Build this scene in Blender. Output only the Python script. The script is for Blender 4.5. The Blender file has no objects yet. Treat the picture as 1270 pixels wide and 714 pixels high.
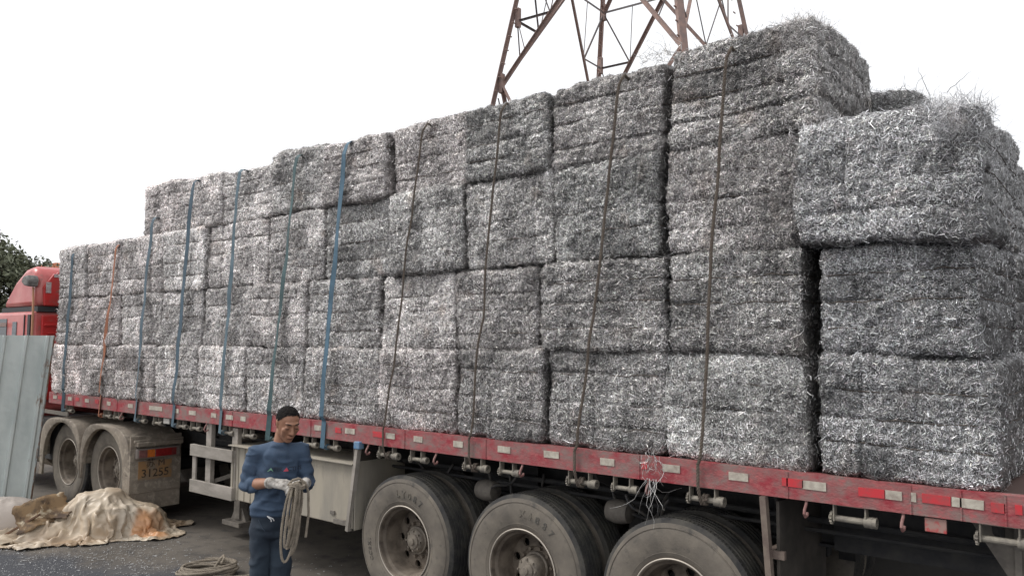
import bpy, bmesh, math, random
import numpy as np
from mathutils import Vector, Matrix, Euler
from mathutils.bvhtree import BVHTree

random.seed(7)
RNG = np.random.default_rng(11)
S = bpy.context.scene
COL = S.collection
R = math.radians

# ------------------------------------------------------------------ camera
cam_d = bpy.data.cameras.new("camera")
cam = bpy.data.objects.new("camera", cam_d); COL.objects.link(cam)
f_px, yaw, pitch, roll, D, H = 990.4, 0.6877, 0.06782, 0.00618, 4.536, 2.19
F = Vector((-math.sin(yaw)*math.cos(pitch), math.cos(yaw)*math.cos(pitch), math.sin(pitch)))
Rt = F.cross(Vector((0, 0, 1))).normalized(); Up = Rt.cross(F)
R2 = Rt*math.cos(roll)+Up*math.sin(roll); U2 = Up*math.cos(roll)-Rt*math.sin(roll)
m = Matrix((R2, U2, -F)).transposed().to_4x4(); m.translation = Vector((0, -D, H))
cam.matrix_world = m
cam_d.sensor_width = 36; cam_d.lens = f_px*36/1270
cam_d.clip_end = 3000; cam_d.clip_start = 0.05
S.camera = cam

# ------------------------------------------------------------------ sky, sun, exposure
SUN_EL, SUN_AZ = R(48), R(215)          # azimuth of the sun measured from +x counter clockwise
W = bpy.data.worlds.new("World"); S.world = W; W.use_nodes = True
wn = W.node_tree; bgn = wn.nodes["Background"]
sky = wn.nodes.new("ShaderNodeTexSky"); sky.sky_type = 'NISHITA'; sky.sun_disc = False
sky.sun_elevation = SUN_EL; sky.sun_rotation = R(90)-SUN_AZ; sky.dust_density = 6; sky.air_density = 1.5
hs = wn.nodes.new("ShaderNodeHueSaturation"); hs.inputs['Saturation'].default_value = 0.08
mixw = wn.nodes.new("ShaderNodeMix"); mixw.data_type = 'RGBA'; mixw.inputs[0].default_value = 0.72
mixw.inputs[7].default_value = (13.2, 13.4, 13.8, 1)    # the closed white cloud cover
wn.links.new(sky.outputs[0], hs.inputs['Color']); wn.links.new(hs.outputs[0], mixw.inputs[6])
wn.links.new(mixw.outputs[2], bgn.inputs[0]); bgn.inputs[1].default_value = 0.10
sd = bpy.data.lights.new("sun", 'SUN'); sd.energy = 1.5; sd.angle = R(16); sd.color = (1, .97, .93)
so = bpy.data.objects.new("sun", sd); COL.objects.link(so)
sdir = Vector((math.cos(SUN_EL)*math.cos(SUN_AZ), math.cos(SUN_EL)*math.sin(SUN_AZ), math.sin(SUN_EL)))
so.rotation_euler = sdir.to_track_quat('Z', 'Y').to_euler()
S.view_settings.view_transform = 'Standard'; S.view_settings.look = 'None'
S.view_settings.gamma = 1; S.view_settings.use_curve_mapping = False
S.view_settings.exposure = 0.12
S.render.engine = 'CYCLES'
S.cycles.max_bounces = 6; S.cycles.diffuse_bounces = 3; S.cycles.glossy_bounces = 3

# ------------------------------------------------------------------ noise
def _h(i, j, k, s):
    n = (i*374761393 + j*668265263 + k*2147483647 + s*974634777) & 0xffffffff
    n = ((n ^ (n >> 13))*1274126177) & 0xffffffff
    n = n ^ (n >> 16)
    return (n & 0xffff)/32767.5-1
def vnoise(P, s=0):
    P = np.asarray(P, float); i = np.floor(P).astype(np.int64); f = P-i; f = f*f*(3-2*f)
    r = 0
    for a in (0, 1):
        for b in (0, 1):
            for c in (0, 1):
                w = (f[:, 0] if a else 1-f[:, 0])*(f[:, 1] if b else 1-f[:, 1])*(f[:, 2] if c else 1-f[:, 2])
                r = r+w*_h(i[:, 0]+a, i[:, 1]+b, i[:, 2]+c, s)
    return r
def fbm(P, s=0, o=4):
    r = 0; a = 1
    for k in range(o):
        r = r+a*vnoise(P*2**k, s+k*17); a *= .5
    return r/1.6

# ------------------------------------------------------------------ materials
MATS = {}
def mat(name, col, rough=.6, metal=0., col2=None, scale=8, contrast=(.4, .6), bump=0., bscale=None, stretch=None, detail=6,
        col3=None, scale3=3, con3=(.5, .62), spec=.5, vcol=None):
    if name in MATS: return MATS[name]
    M = bpy.data.materials.new(name); M.use_nodes = True; nt = M.node_tree; b = nt.nodes["Principled BSDF"]
    b.inputs['Roughness'].default_value = rough; b.inputs['Metallic'].default_value = metal
    b.inputs['Specular IOR Level'].default_value = spec
    b.inputs['Base Color'].default_value = (*col, 1)
    tc = nt.nodes.new("ShaderNodeTexCoord"); mp = nt.nodes.new("ShaderNodeMapping")
    nt.links.new(tc.outputs['Object'], mp.inputs['Vector'])
    if stretch: mp.inputs['Scale'].default_value = stretch
    out = None
    def layer(prev, c, sc, con, seed):
        n = nt.nodes.new("ShaderNodeTexNoise"); n.inputs['Scale'].default_value = sc; n.inputs['Detail'].default_value = detail
        n.inputs['Roughness'].default_value = .62; n.noise_dimensions = '4D'; n.inputs['W'].default_value = seed
        nt.links.new(mp.outputs[0], n.inputs['Vector'])
        cr = nt.nodes.new("ShaderNodeMapRange"); cr.inputs[1].default_value = con[0]; cr.inputs[2].default_value = con[1]
        nt.links.new(n.outputs[0], cr.inputs[0])
        mx = nt.nodes.new("ShaderNodeMix"); mx.data_type = 'RGBA'
        nt.links.new(cr.outputs[0], mx.inputs[0])
        if prev is None: mx.inputs[6].default_value = (*col, 1)
        else: nt.links.new(prev, mx.inputs[6])
        mx.inputs[7].default_value = (*c, 1)
        return mx.outputs[2]
    if vcol:
        a = nt.nodes.new("ShaderNodeAttribute"); a.attribute_name = vcol; out = a.outputs['Color']
    if col2: out = layer(out, col2, scale, contrast, 1.3)
    if col3: out = layer(out, col3, scale3, con3, 7.7)
    if out is not None: nt.links.new(out, b.inputs['Base Color'])
    if bump:
        n = nt.nodes.new("ShaderNodeTexNoise"); n.inputs['Scale'].default_value = bscale or scale*4; n.inputs['Detail'].default_value = 5
        nt.links.new(mp.outputs[0], n.inputs['Vector'])
        bp = nt.nodes.new("ShaderNodeBump"); bp.inputs['Strength'].default_value = bump; bp.inputs['Distance'].default_value = .01
        nt.links.new(n.outputs[0], bp.inputs['Height']); nt.links.new(bp.outputs[0], b.inputs['Normal'])
    MATS[name] = M; return M

M_dirtysteel = mat('dusty_steel', (.13, .115, .10), .75, .1, (.22, .195, .165), 14, (.35, .65), .3, 60)
M_dark = mat('dark_chassis_steel', (.022, .022, .024), .8, 0, (.05, .046, .042), 9, (.4, .7), .2, 50)
M_rail = mat('worn_red_paint', (.30, .030, .042), .65, 0, (.235, .155, .14), 6, (.36, .60), .3, 70, stretch=(1, 1, 1.6), col3=(.38, .10, .10), scale3=26, con3=(.5, .66))
M_tapew = mat('dusty_white_reflective_tape', (.52, .48, .40), .5, 0, (.30, .25, .21), 22, (.4, .66))
M_taper = mat('red_reflective_tape', (.55, .035, .045), .5, 0, (.30, .07, .07), 22, (.42, .68))
M_winch = mat('dusty_winch_steel', (.30, .27, .22), .7, .2, (.17, .15, .13), 25, (.4, .65), .2, 90)
M_rubber = mat('tyre_tread_rubber', (.03, .029, .029), .85, 0, (.085, .078, .066), 7, (.4, .65), .3, 80)
M_side = mat('dusty_tyre_sidewall', (.20, .172, .138), .85, 0, (.115, .10, .084), 3.5, (.38, .62), .2, 90, col3=(.075, .068, .06), scale3=13, con3=(.56, .72))
M_letter = mat('scuffed_tyre_lettering', (.085, .078, .068), .85, 0, (.17, .15, .12), 20, (.45, .6))
M_rim = mat('dusty_wheel_rim', (.19, .155, .12), .75, .1, (.075, .058, .045), 9, (.4, .65), .1, 60)
M_rimedge = mat('worn_rim_edge', (.45, .40, .34), .5, .3)
M_hub = mat('dusty_wheel_hub', (.24, .205, .165), .7, .1, (.13, .11, .09), 22, (.4, .65), .3, 60)
M_fender = mat('dusty_plastic_fender', (.25, .208, .165), .8, 0, (.165, .138, .11), 4, (.4, .65), .15, 40, col3=(.32, .275, .22), scale3=15)
M_box = mat('weathered_toolbox_paint', (.38, .335, .265), .75, 0, (.27, .245, .205), 5, (.42, .66), .2, 40, stretch=(1, 1, .25), col3=(.27, .24, .2), scale3=17, con3=(.58, .7))
M_guard = mat('weathered_guard_boards', (.36, .32, .28), .75, 0, (.24, .215, .185), 8, (.42, .62), .25, 50, stretch=(.3, 1, 1))
M_bluecap = mat('faded_blue_plastic', (.10, .22, .38), .5, 0, (.17, .25, .33), 20)
M_deck = mat('deck_plate', (.10, .06, .05), .8)

# ------------------------------------------------------------------ mesh builder
class MB:
    def __init__(s): s.v = []; s.f = []; s.m = []; s.mi = 0
    def add(s, vs, fs, mi=None):
        o = len(s.v); s.v += [tuple(v) for v in vs]; s.f += [tuple(i+o for i in f) for f in fs]
        s.m += [s.mi if mi is None else mi]*len(fs); return s
    def box(s, c, d, rot=None, mi=None, taper=None):
        x, y, z = d[0]/2, d[1]/2, d[2]/2
        vs = [Vector((a*x, b*y, e*z)) for e in (-1, 1) for b in (-1, 1) for a in (-1, 1)]
        if taper:
            for v in vs[4:]: v.x *= taper[0]; v.y *= taper[1]
        if rot is not None:
            q = Euler(rot).to_matrix(); vs = [q @ v for v in vs]
        vs = [v+Vector(c) for v in vs]
        return s.add(vs, [(0, 2, 3, 1), (4, 5, 7, 6), (0, 1, 5, 4), (2, 6, 7, 3), (0, 4, 6, 2), (1, 3, 7, 5)], mi)
    def beam(s, a, b, w, h=None, mi=None):
        a = Vector(a); b = Vector(b); h = h or w; t = (b-a).normalized()
        u = t.cross(Vector((0, 0, 1)))
        if u.length < .05: u = t.cross(Vector((0, 1, 0)))
        u.normalize(); v = u.cross(t)
        vs = [p+u*(i*w/2)+v*(j*h/2) for p in (a, b) for j in (-1, 1) for i in (-1, 1)]
        return s.add(vs, [(0, 2, 3, 1), (4, 5, 7, 6), (0, 1, 5, 4), (2, 6, 7, 3), (0, 4, 6, 2), (1, 3, 7, 5)], mi)
    def tube(s, pts, r, n=8, mi=None, cap=True):
        pts = [Vector(p) for p in pts]; N = len(pts); rr = r if hasattr(r, '__len__') else [r]*N
        ref = None; vs = []
        for i, p in enumerate(pts):
            t = (pts[min(i+1, N-1)]-pts[max(i-1, 0)]).normalized()
            if ref is None:
                ref = t.cross(Vector((0, 0, 1)))
                if ref.length < .1: ref = t.cross(Vector((0, 1, 0)))
            ref = (ref-t*ref.dot(t)).normalized(); w = t.cross(ref)
            vs += [p+ref*(rr[i]*math.cos(k*2*math.pi/n))+w*(rr[i]*math.sin(k*2*math.pi/n)) for k in range(n)]
        fs = [(i*n+k, i*n+(k+1) % n, (i+1)*n+(k+1) % n, (i+1)*n+k) for i in range(N-1) for k in range(n)]
        if cap: fs += [tuple(range(n))[::-1], tuple((N-1)*n+k for k in range(n))]
        return s.add(vs, fs, mi)
    def cyl(s, a, b, r, n=16, mi=None): return s.tube([a, b], r, n, mi)
    def lathe(s, prof, c, axis='y', n=48, mi=None, mis=None):
        # prof: list of (radius, offset along axis)
        vs = []
        for r_, o in prof:
            for k in range(n):
                a = 2*math.pi*k/n
                if axis == 'y': vs.append((c[0]+r_*math.cos(a), c[1]+o, c[2]+r_*math.sin(a)))
                elif axis == 'x': vs.append((c[0]+o, c[1]+r_*math.cos(a), c[2]+r_*math.sin(a)))
                else: vs.append((c[0]+r_*math.cos(a), c[1]+r_*math.sin(a), c[2]+o))
        for i in range(len(prof)-1):
            s.add([], [], mi)
        o0 = len(s.v); s.v += vs
        for i in range(len(prof)-1):
            for k in range(n):
                s.f.append((o0+i*n+k, o0+i*n+(k+1) % n, o0+(i+1)*n+(k+1) % n, o0+(i+1)*n+k))
                s.m.append(mis[i] if mis else (s.mi if mi is None else mi))
        return s
    def prism(s, poly, a, b, plane='xz', mi=None):
        # poly in the plane, extruded along the third axis from a to b
        n = len(poly)
        def P(u, v, w):
            return (u, w, v) if plane == 'xz' else ((w, u, v) if plane == 'yz' else (u, v, w))
        vs = [P(u, v, a) for u, v in poly]+[P(u, v, b) for u, v in poly]
        fs = [tuple(range(n)), tuple(range(n, 2*n))[::-1]]+[(i, i+n, (i+1) % n+n, (i+1) % n) for i in range(n)]
        return s.add(vs, fs, mi)
    def mesh(s, name, off=(0, 0, 0)):
        me = bpy.data.meshes.new(name); o = Vector(off)
        me.from_pydata([Vector(v)-o for v in s.v], [], s.f); return me
    def build(s, name, mats, parent=None, smooth=False, bevel=0, fixn=True, angle=40):
        off = world_off(parent)
        me = s.mesh(name, off)
        if not isinstance(mats, (list, tuple)): mats = [mats]
        for mm in mats: me.materials.append(mm)
        if len(mats) > 1: me.polygons.foreach_set('material_index', s.m)
        if fixn:
            bm = bmesh.new(); bm.from_mesh(me); bmesh.ops.recalc_face_normals(bm, faces=bm.faces); bm.to_mesh(me); bm.free()
        if smooth:
            me.shade_smooth()
            try: me.set_sharp_from_angle(angle=R(angle))
            except Exception: pass
        o = bpy.data.objects.new(name, me); COL.objects.link(o)
        if parent: o.parent = parent
        if bevel:
            b = o.modifiers.new('bevel', 'BEVEL'); b.width = bevel; b.segments = 2; b.limit_method = 'ANGLE'; b.angle_limit = R(40)
        return o
def world_off(o):
    v = Vector((0, 0, 0))
    while o is not None: v += o.location; o = o.parent
    return v
def empty(name, loc=(0, 0, 0), parent=None):
    o = bpy.data.objects.new(name, None); COL.objects.link(o); o.empty_display_size = .1
    o.location = Vector(loc)-world_off(parent)
    if parent: o.parent = parent
    return o
def tag(o, label, cat, group=None, kind=None):
    if label: o['label'] = label
    if cat: o['category'] = cat
    if group: o['group'] = group
    if kind: o['kind'] = kind
    return o
def copy_tree(o, parent=None):
    c = o.copy(); COL.objects.link(c)
    if parent: c.parent = parent
    for ch in list(o.children): copy_tree(ch, c)
    return c
def text_mesh(body, size, extrude=.002, shear=0, bold=0):
    cu = bpy.data.curves.new('text', 'FONT'); cu.body = body; cu.size = size; cu.extrude = extrude; cu.offset = bold
    cu.align_x = 'CENTER'; cu.align_y = 'CENTER'; cu.shear = shear; cu.resolution_u = 4
    if any(ord(c) > 1000 for c in body): cu.body = body
    o = bpy.data.objects.new('text', cu); COL.objects.link(o)
    dg = bpy.context.evaluated_depsgraph_get(); me = bpy.data.meshes.new_from_object(o.evaluated_get(dg))
    vs = [v.co.copy() for v in me.vertices]; fs = [tuple(p.vertices) for p in me.polygons]
    bpy.data.objects.remove(o); bpy.data.curves.remove(cu); bpy.data.meshes.remove(me)
    return vs, fs
def add_text(mb, body, size, fn, **k):
    vs, fs = text_mesh(body, size, **k); mb.add([fn(v) for v in vs], fs)

# ------------------------------------------------------------------ ground
mg = bpy.data.materials.new('worn_asphalt'); mg.use_nodes = True
nt = mg.node_tree; b = nt.nodes["Principled BSDF"]; b.inputs['Roughness'].default_value = .88
tc = nt.nodes.new("ShaderNodeTexCoord")
def NZ(scale, det=8, rough=.6, vec=None):
    n = nt.nodes.new("ShaderNodeTexNoise"); n.inputs['Scale'].default_value = scale; n.inputs['Detail'].default_value = det
    n.inputs['Roughness'].default_value = rough; nt.links.new(vec or tc.outputs['Object'], n.inputs['Vector']); return n.outputs[0]
def MR(s, a, b_, c=0, d=1):
    n = nt.nodes.new("ShaderNodeMapRange"); nt.links.new(s, n.inputs[0])
    for i, v in enumerate((a, b_, c, d)): n.inputs[i+1].default_value = v
    return n.outputs[0]
def MX(fac, a, b_, mode='MIX'):
    n = nt.nodes.new("ShaderNodeMix"); n.data_type = 'RGBA'; n.blend_type = mode
    for i, v in ((0, fac), (6, a), (7, b_)):
        if hasattr(v, 'node'): nt.links.new(v, n.inputs[i])
        else: n.inputs[i].default_value = v
    return n.outputs[2]
c = MX(MR(NZ(.9), .38, .62), (.095, .082, .068, 1), (.15, .13, .108, 1))
c = MX(MR(NZ(5), .5, .72), c, (.055, .05, .047, 1))
# the oily, newer charcoal strip in front of the heap (world -y side)
sep = nt.nodes.new("ShaderNodeSeparateXYZ"); nt.links.new(tc.outputs['Object'], sep.inputs[0])
ad = nt.nodes.new("ShaderNodeMath"); ad.operation = 'MULTIPLY_ADD'; nt.links.new(NZ(1.6), ad.inputs[0]); ad.inputs[1].default_value = -1.3
nt.links.new(sep.outputs[1], ad.inputs[2])
ad2 = nt.nodes.new("ShaderNodeMath"); ad2.operation = 'MULTIPLY_ADD'; nt.links.new(sep.outputs[0], ad2.inputs[0]); ad2.inputs[1].default_value = -.40; nt.links.new(ad.outputs[0], ad2.inputs[2])
c = MX(MR(ad2.outputs[0], 1.95, 1.55), c, (.050, .052, .060, 1))
c = MX(MR(NZ(60, 3), .6, .75), c, (.20, .19, .18, 1))
nt.links.new(c, b.inputs['Base Color'])
bp = nt.nodes.new("ShaderNodeBump"); bp.inputs['Strength'].default_value = .5; bp.inputs['Distance'].default_value = .01
nt.links.new(NZ(45, 6, .7), bp.inputs['Height']); nt.links.new(bp.outputs[0], b.inputs['Normal'])
gb = MB().add([(-900, -900, 0), (900, -900, 0), (900, 900, 0), (-900, 900, 0)], [(0, 1, 2, 3)])
tag(gb.build('ground', mg), None, None, kind='structure')

# ------------------------------------------------------------------ added light-blocking wall, building, tree, pylon
M_blockwall = mat('light_blocking_wall', (.07, .066, .062), .9, 0, (.04, .038, .036), 1.2, (.4, .65), .3, 12)
t = MB(); t.prism([(-36, 0), (4, 0), (4, 3.2), (-18, 3.2), (-18, 1.9), (-36, 1.9)], 3.3, 3.5)  # wall added to keep daylight out from under the trailer
for k in range(13): t.box((-33.5+k*3, 3.27, .9), (.3, .05, 1.8))
tag(t.build('added_dark_wall', M_blockwall), 'added dark wall behind the trailer, shutting out light from under its bed', 'wall')
bb = empty('house', (-62, 19, 0))
tag(bb, 'far pale house with an orange tiled roof just above the red cab', 'house')
MB().box((-62, 20.3, 3.1), (7, 3.6, 6.2)).build('wall', mat('cream_render', (.62, .58, .5), .9, 0, (.5, .46, .4), 3), bb)
t = MB(); t.prism([(-66.2, 6.2), (-57.8, 6.2), (-60, 7.55), (-64, 7.55)], 18.2, 22.4)
t.build('roof', mat('orange_roof_tiles', (.52, .17, .07), .8, 0, (.38, .12, .06), 6), bb)
t = MB()
for wy in (18.6, 20.4): MB().box((-58.48, wy, 4.4), (.06, .9, 1.2)).build('window', mat('dark_window_glass', (.03, .035, .04), .15), bb)

def leafy_tree(name, base, height, radius, nblobs, nleaf, label, seed, trunk_r=.25, group='trees behind the red truck cab'):
    rg = np.random.default_rng(seed); base = np.array(base, float)
    root = empty(name, base); tag(root, label, 'tree', group)
    cen = []
    for i in range(nblobs):
        a = rg.uniform(0, 6.28); rr = radius*math.sqrt(rg.uniform(0, 1))*.85
        hh = rg.uniform(.35, 1.0)
        cen.append(base+[rr*math.cos(a)*(1.15-hh*.4), rr*math.sin(a)*(1.15-hh*.4), height*hh*.93])
    cen = np.array(cen); br = rg.uniform(.16, .30, nblobs)*radius
    t = MB(); top = base+[0, 0, height*.45]
    t.tube([base, base+[.1, 0, height*.2], top], [trunk_r, trunk_r*.75, trunk_r*.55], 9)
    for i in range(0, nblobs, 2):
        mid = (top+cen[i])/2+rg.normal(0, .2, 3)
        t.tube([top-[0, 0, rg.uniform(0, height*.2)], mid, cen[i]], [trunk_r*.32, trunk_r*.18, .02], 5)
    t.build('trunk', mat('bark', (.09, .07, .05), .9, 0, (.05, .04, .03), 12), root)
    n = nleaf; bi = rg.integers(0, nblobs, n)
    d = rg.normal(size=(n, 3)); d /= np.linalg.norm(d, axis=1)[:, None]
    p = cen[bi]+d*(br[bi]*rg.uniform(.35, 1.12, n)**.5)[:, None]*[1.15, 1.15, .8]
    p = p+rg.normal(0, .05, (n, 3))
    u = rg.normal(size=(n, 3)); u /= np.linalg.norm(u, axis=1)[:, None]
    w = np.cross(u, rg.normal(size=(n, 3))); w /= np.linalg.norm(w, axis=1)[:, None]
    L = rg.uniform(.04, .105, n)[:, None]
    V = np.stack([p-u*L, p+w*L*.45, p+u*L, p-w*L*.45], 1).reshape(-1, 3)-base
    me = bpy.data.meshes.new('crown')
    me.from_pydata(V.tolist(), [], np.arange(4*n).reshape(-1, 4).tolist())
    ca = me.color_attributes.new('Col', 'FLOAT_COLOR', 'POINT')
    tone = (rg.uniform(.6, 1.25, nblobs)[bi]*rg.uniform(.6, 1.35, n))[:, None]
    cc = np.concatenate([np.array([[.145, .160, .105]])*tone+rg.uniform(0, .02, (n, 1))*[1, .8, .2], np.ones((n, 1))], 1)  # distance haze put into the leaf colour: lighter, duller green
    ca.data.foreach_set('color', np.repeat(cc, 4, 0).ravel())
    me.materials.append(mat('leaves', (.06, .09, .03), .55, vcol='Col'))
    o = bpy.data.objects.new('crown', me); COL.objects.link(o); o.parent = root
leafy_tree('broadleaf_tree', (-29.6, 3.7, 0), 5.75, 2.2, 46, 22000, 'broad dull green tree, tallest, filling the left edge of the picture above the cab', 1)
leafy_tree('broadleaf_tree', (-29.4, 5.35, 0), 5.45, 2.1, 50, 20000, 'smaller dull green tree just left of the orange roof', 2)
leafy_tree('broadleaf_tree', (-30.5, 1.9, 0), 5.6, 2.4, 40, 12000, 'dull green tree cut by the left picture edge, behind the cab roof', 3)

py = empty('lattice_pylon', (-12.785, 16.948, 0))
tag(py, 'rusty steel lattice pylon rising behind the stacked bales', 'pylon')
M_angle = mat('rusted_angle_steel', (.33, .22, .185), .8, .1, (.23, .17, .155), 6, (.4, .62), .2, 30)
M_angle2 = mat('weathered_grey_angle_steel', (.16, .145, .145), .8, .1, (.25, .19, .17), 5, (.45, .65))
pc = Vector((-12.785, 16.948, 0)); prot = 3.99326
def corner(k, z):
    hw = 2.963-.166*(z-10) if z < 25 else .5
    a = prot+k*math.pi/2
    return pc+Vector((math.cos(a)*1.414*hw, math.sin(a)*1.414*hw, z))
def angle_iron(mb, a, b, w):
    a = Vector(a); b = Vector(b); t = (b-a).normalized(); u = t.cross(Vector((0, 0, 1)))
    if u.length < .05: u = Vector((1, 0, 0))
    u.normalize(); v = t.cross(u)
    w *= .7; mb.beam(a+u*w*.0, b+u*w*.0, w, w*.14); mb.beam(a-u*w*.43+v*w*.5, b-u*w*.43+v*w*.5, w*.14, w*1.0)
for k in range(4):
    t = MB(); lw = .26 if k == 1 else .2
    z = 0
    a0, b0 = corner(k, 0), corner(k, 27)
    angle_iron(t, a0, b0, lw)
    # splice plates, bolts and step bolts up each leg
    for zz in (10.1, 12.2, 14, 18, 21.5):
        p = corner(k, zz); t.box(p, (.14, .14, .6))
    n = 60
    for i in range(n):
        p = corner(k, .3+26*i/n); t.box(p+Vector((0, -.14, 0)), (.03, .16, .03))
    t.build('leg', M_angle, py)
levels = [0.2, 5.5, 10.1, 14, 17.3, 20, 22.3, 24.3, 26.2]
for k in range(4):
    j = (k+1) % 4; t = MB(); t2 = MB()
    for i in range(len(levels)-1):
        z0, z1 = levels[i], levels[i+1]; A0, A1, B0, B1 = corner(k, z0), corner(k, z1), corner(j, z0), corner(j, z1)
        mid = (A1+B1)/2; wd = .15 if i < 4 else .1
        if i == 1: mid = (A0+B0)/2; angle_iron(t, A1, mid, wd); angle_iron(t, B1, mid, wd); angle_iron(t2, A1*.9+A0*.1+Vector((0, 0, 0)), (A0*.7+B0*.3), .07); continue
        angle_iron(t, A0, mid, wd); angle_iron(t, B0, mid, wd); angle_iron(t2, A1, B1, .10)
        zm = (z0+z1)/2+.1
        for (Q0, Q1, kk) in ((A0, A1, k), (B0, B1, j)):
            dm = (Q0*.48+mid*.52); lm = corner(kk, z0+(z1-z0)*.52)
            angle_iron(t2, lm, dm, .085); angle_iron(t2, Q1, dm, .07)
            dq = (Q0*.75+mid*.25); angle_iron(t2, lm, dq, .05); angle_iron(t2, lm, corner(kk, z0+(z1-z0)*.5), .04)
            e = Q1*.5+mid*.5; angle_iron(t2, e, dm, .04)
    t.build('diagonal_braces', M_angle, py); t2.build('sub_braces', M_angle2, py)
t = MB()
for s in (-1, 1):
    for zz in (22.3, 25.6):
        tip = pc+Vector((s*4.2*math.cos(.25), s*4.2*math.sin(.25), zz+.2))
        for k in range(4):
            t.beam(corner(k, zz), tip, .09); t.beam(corner(k, zz+1.3 if zz < 24 else 26.4), tip, .07)
t.build('cross_arms', M_angle2, py)

# ------------------------------------------------------------------ semi trailer
tr = empty('flatbed_trailer', (-5.85, 1.25, 0))
tag(tr, 'long red-edged flatbed trailer carrying the stacked metal bales', 'trailer')
XL, XR = -12.0, .25
t = MB()
def chan(y, s):
    t.prism([(y, 1.32), (y, 1.47), (y+s*.075, 1.47), (y+s*.075, 1.462), (y+s*.01, 1.462), (y+s*.01, 1.33), (y+s*.07, 1.33), (y+s*.07, 1.32)], XL, XR, 'yz')
chan(0, 1)
rng = random.Random(3)
for x in (-11.2, -9.95, -8.6, -7.4, -6.1, -4.85, -3.97, -2.66, -1.7, -1.06, -.83, -.64):
    t.box((x, -.002, 1.395), (.008, .006, .15))
t.build('side_rail', M_rail, tr)
t = MB(); chan(2.5, -1); t.build('side_rail', M_rail, tr)
t = MB(); t.box(((XL+XR)/2, 1.25, 1.449), (XR-XL-.02, 2.34, .014))
t.build('deck', M_deck, tr)
t = MB()
for y in (.75, 1.75):
    for (x0, x1, zt, zb) in ((XL+.1, -9.0, 1.36, 1.2), (-9.0, XR, 1.36, .93)):
        t.box(((x0+x1)/2, y, (zt+zb)/2), (x1-x0, .016, zt-zb)); t.box(((x0+x1)/2, y, zb), (x1-x0, .14, .016)); t.box(((x0+x1)/2, y, zt), (x1-x0, .14, .016))
t.build('chassis_beams', M_dark, tr)
t = MB()
x = XL+.2
while x < XR:
    t.box((x, 1.25, 1.395), (.06, 2.3, .09)); x += .42
for x in (-4.3, -3.1, -1.9):
    t.beam((x, .75, .93), (x, .75, .6), .12, .1); t.beam((x, 1.75, .93), (x, 1.75, .6), .12, .1)
t.build('cross_members', M_dark, tr)
t = MB()
# lower underbody: outriggers, pipes, side plates seen in the shade
for x in (-8.9, -6.9, -5.4, -4.25, -3.05, -1.8, -.7):
    t.prism([(.06, 1.32), (.75, 1.32), (.75, 1.0), (.1, 1.26)], x-.012, x+.012, 'yz')
t.cyl((-8.5, .5, 1.12), (-.2, .5, 1.12), .02, 8); t.cyl((-8.5, .44, 1.07), (-.2, .44, 1.07), .013, 8)
t.box((-4.3, .62, 1.16), (.7, .015, .3)); t.box((-.75, .64, 1.1), (1.8, .012, .36))
t.build('outrigger_brackets', M_dark, tr)
t = MB()
for x in (-4.9, -3.68, -2.46):
    t.cyl((x, .3, .54), (x, 2.2, .54), .075, 14); t.box((x, .85, .66), (.9, .09, .07)); t.box((x, 1.65, .66), (.9, .09, .07))
    t.cyl((x, .3, .54), (x, .62, .54), .2, 20); t.cyl((x, 1.88, .54), (x, 2.2, .54), .2, 20)
t.build('axles', M_dark, tr)

rh = random.Random(12)
for i, x0 in enumerate((-5.2, -4.35, -4.15, -3.15, -2.95)):
    dx = rh.uniform(.3, .6); dz = rh.uniform(.12, .26); y = rh.uniform(.32, .5)
    pts = [(x0+dx*k/12, y+.05*math.sin(k*.6+i), 1.16-dz*math.sin(math.pi*k/12)+.02*math.sin(k+i)) for k in range(13)]
    MB().tube(pts, .011, 6).build('air_hose', mat('dusty_black_hose', (.035, .035, .037), .6, 0, (.09, .08, .07), 20), tr, smooth=True)
for x in (-4.3, -3.06):
    t = MB(); t.lathe([(0, -.09), (.07, -.08), (.085, -.02), (.085, .03), (.07, .09), (0, .10)], (x, .40, 1.0), 'x', 16); t.build('brake_chamber', M_dirtysteel, tr, smooth=True)
# reflective strips
whites = [(-11.79, .12), (-11.31, .12), (-10.79, .12), (-10.17, .1), (-9.6, .12), (-8.99, .3), (-8.51, .08), (-8.18, .14), (-7.75, .1), (-7.45, .13), (-7.2, .09), (-6.36, .1), (-5.99, .1),
          (-5.54, .13), (-5.02, .11), (-4.69, .10), (-4.25, .10), (-3.79, .12), (-3.36, .13), (-2.9, .11), (-2.43, .12), (-1.99, .12), (-1.55, .13), (-1.14, .08), (-1.045, .025), (-.80, .14), (-.53, .05)]
reds = [(-11.62, .12), (-11.08, .10), (-10.5, .1), (-5.17, .14), (-1.67, .12), (-1.25, .13), (-.94, .13), (-.67, .06), (-.585, .03), (-5.7, .08), (-2.62, .04)]
for lst, mm in ((whites, M_tapew), (reds, M_taper)):
    for (x, w) in lst:
        dz = rng.uniform(-.004, .004)
        MB().box((x, -.003, 1.408+dz), (w, .004, .046), rot=(0, rng.uniform(-.01, .01), 0)).build('reflective_strip', mm, tr)

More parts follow.
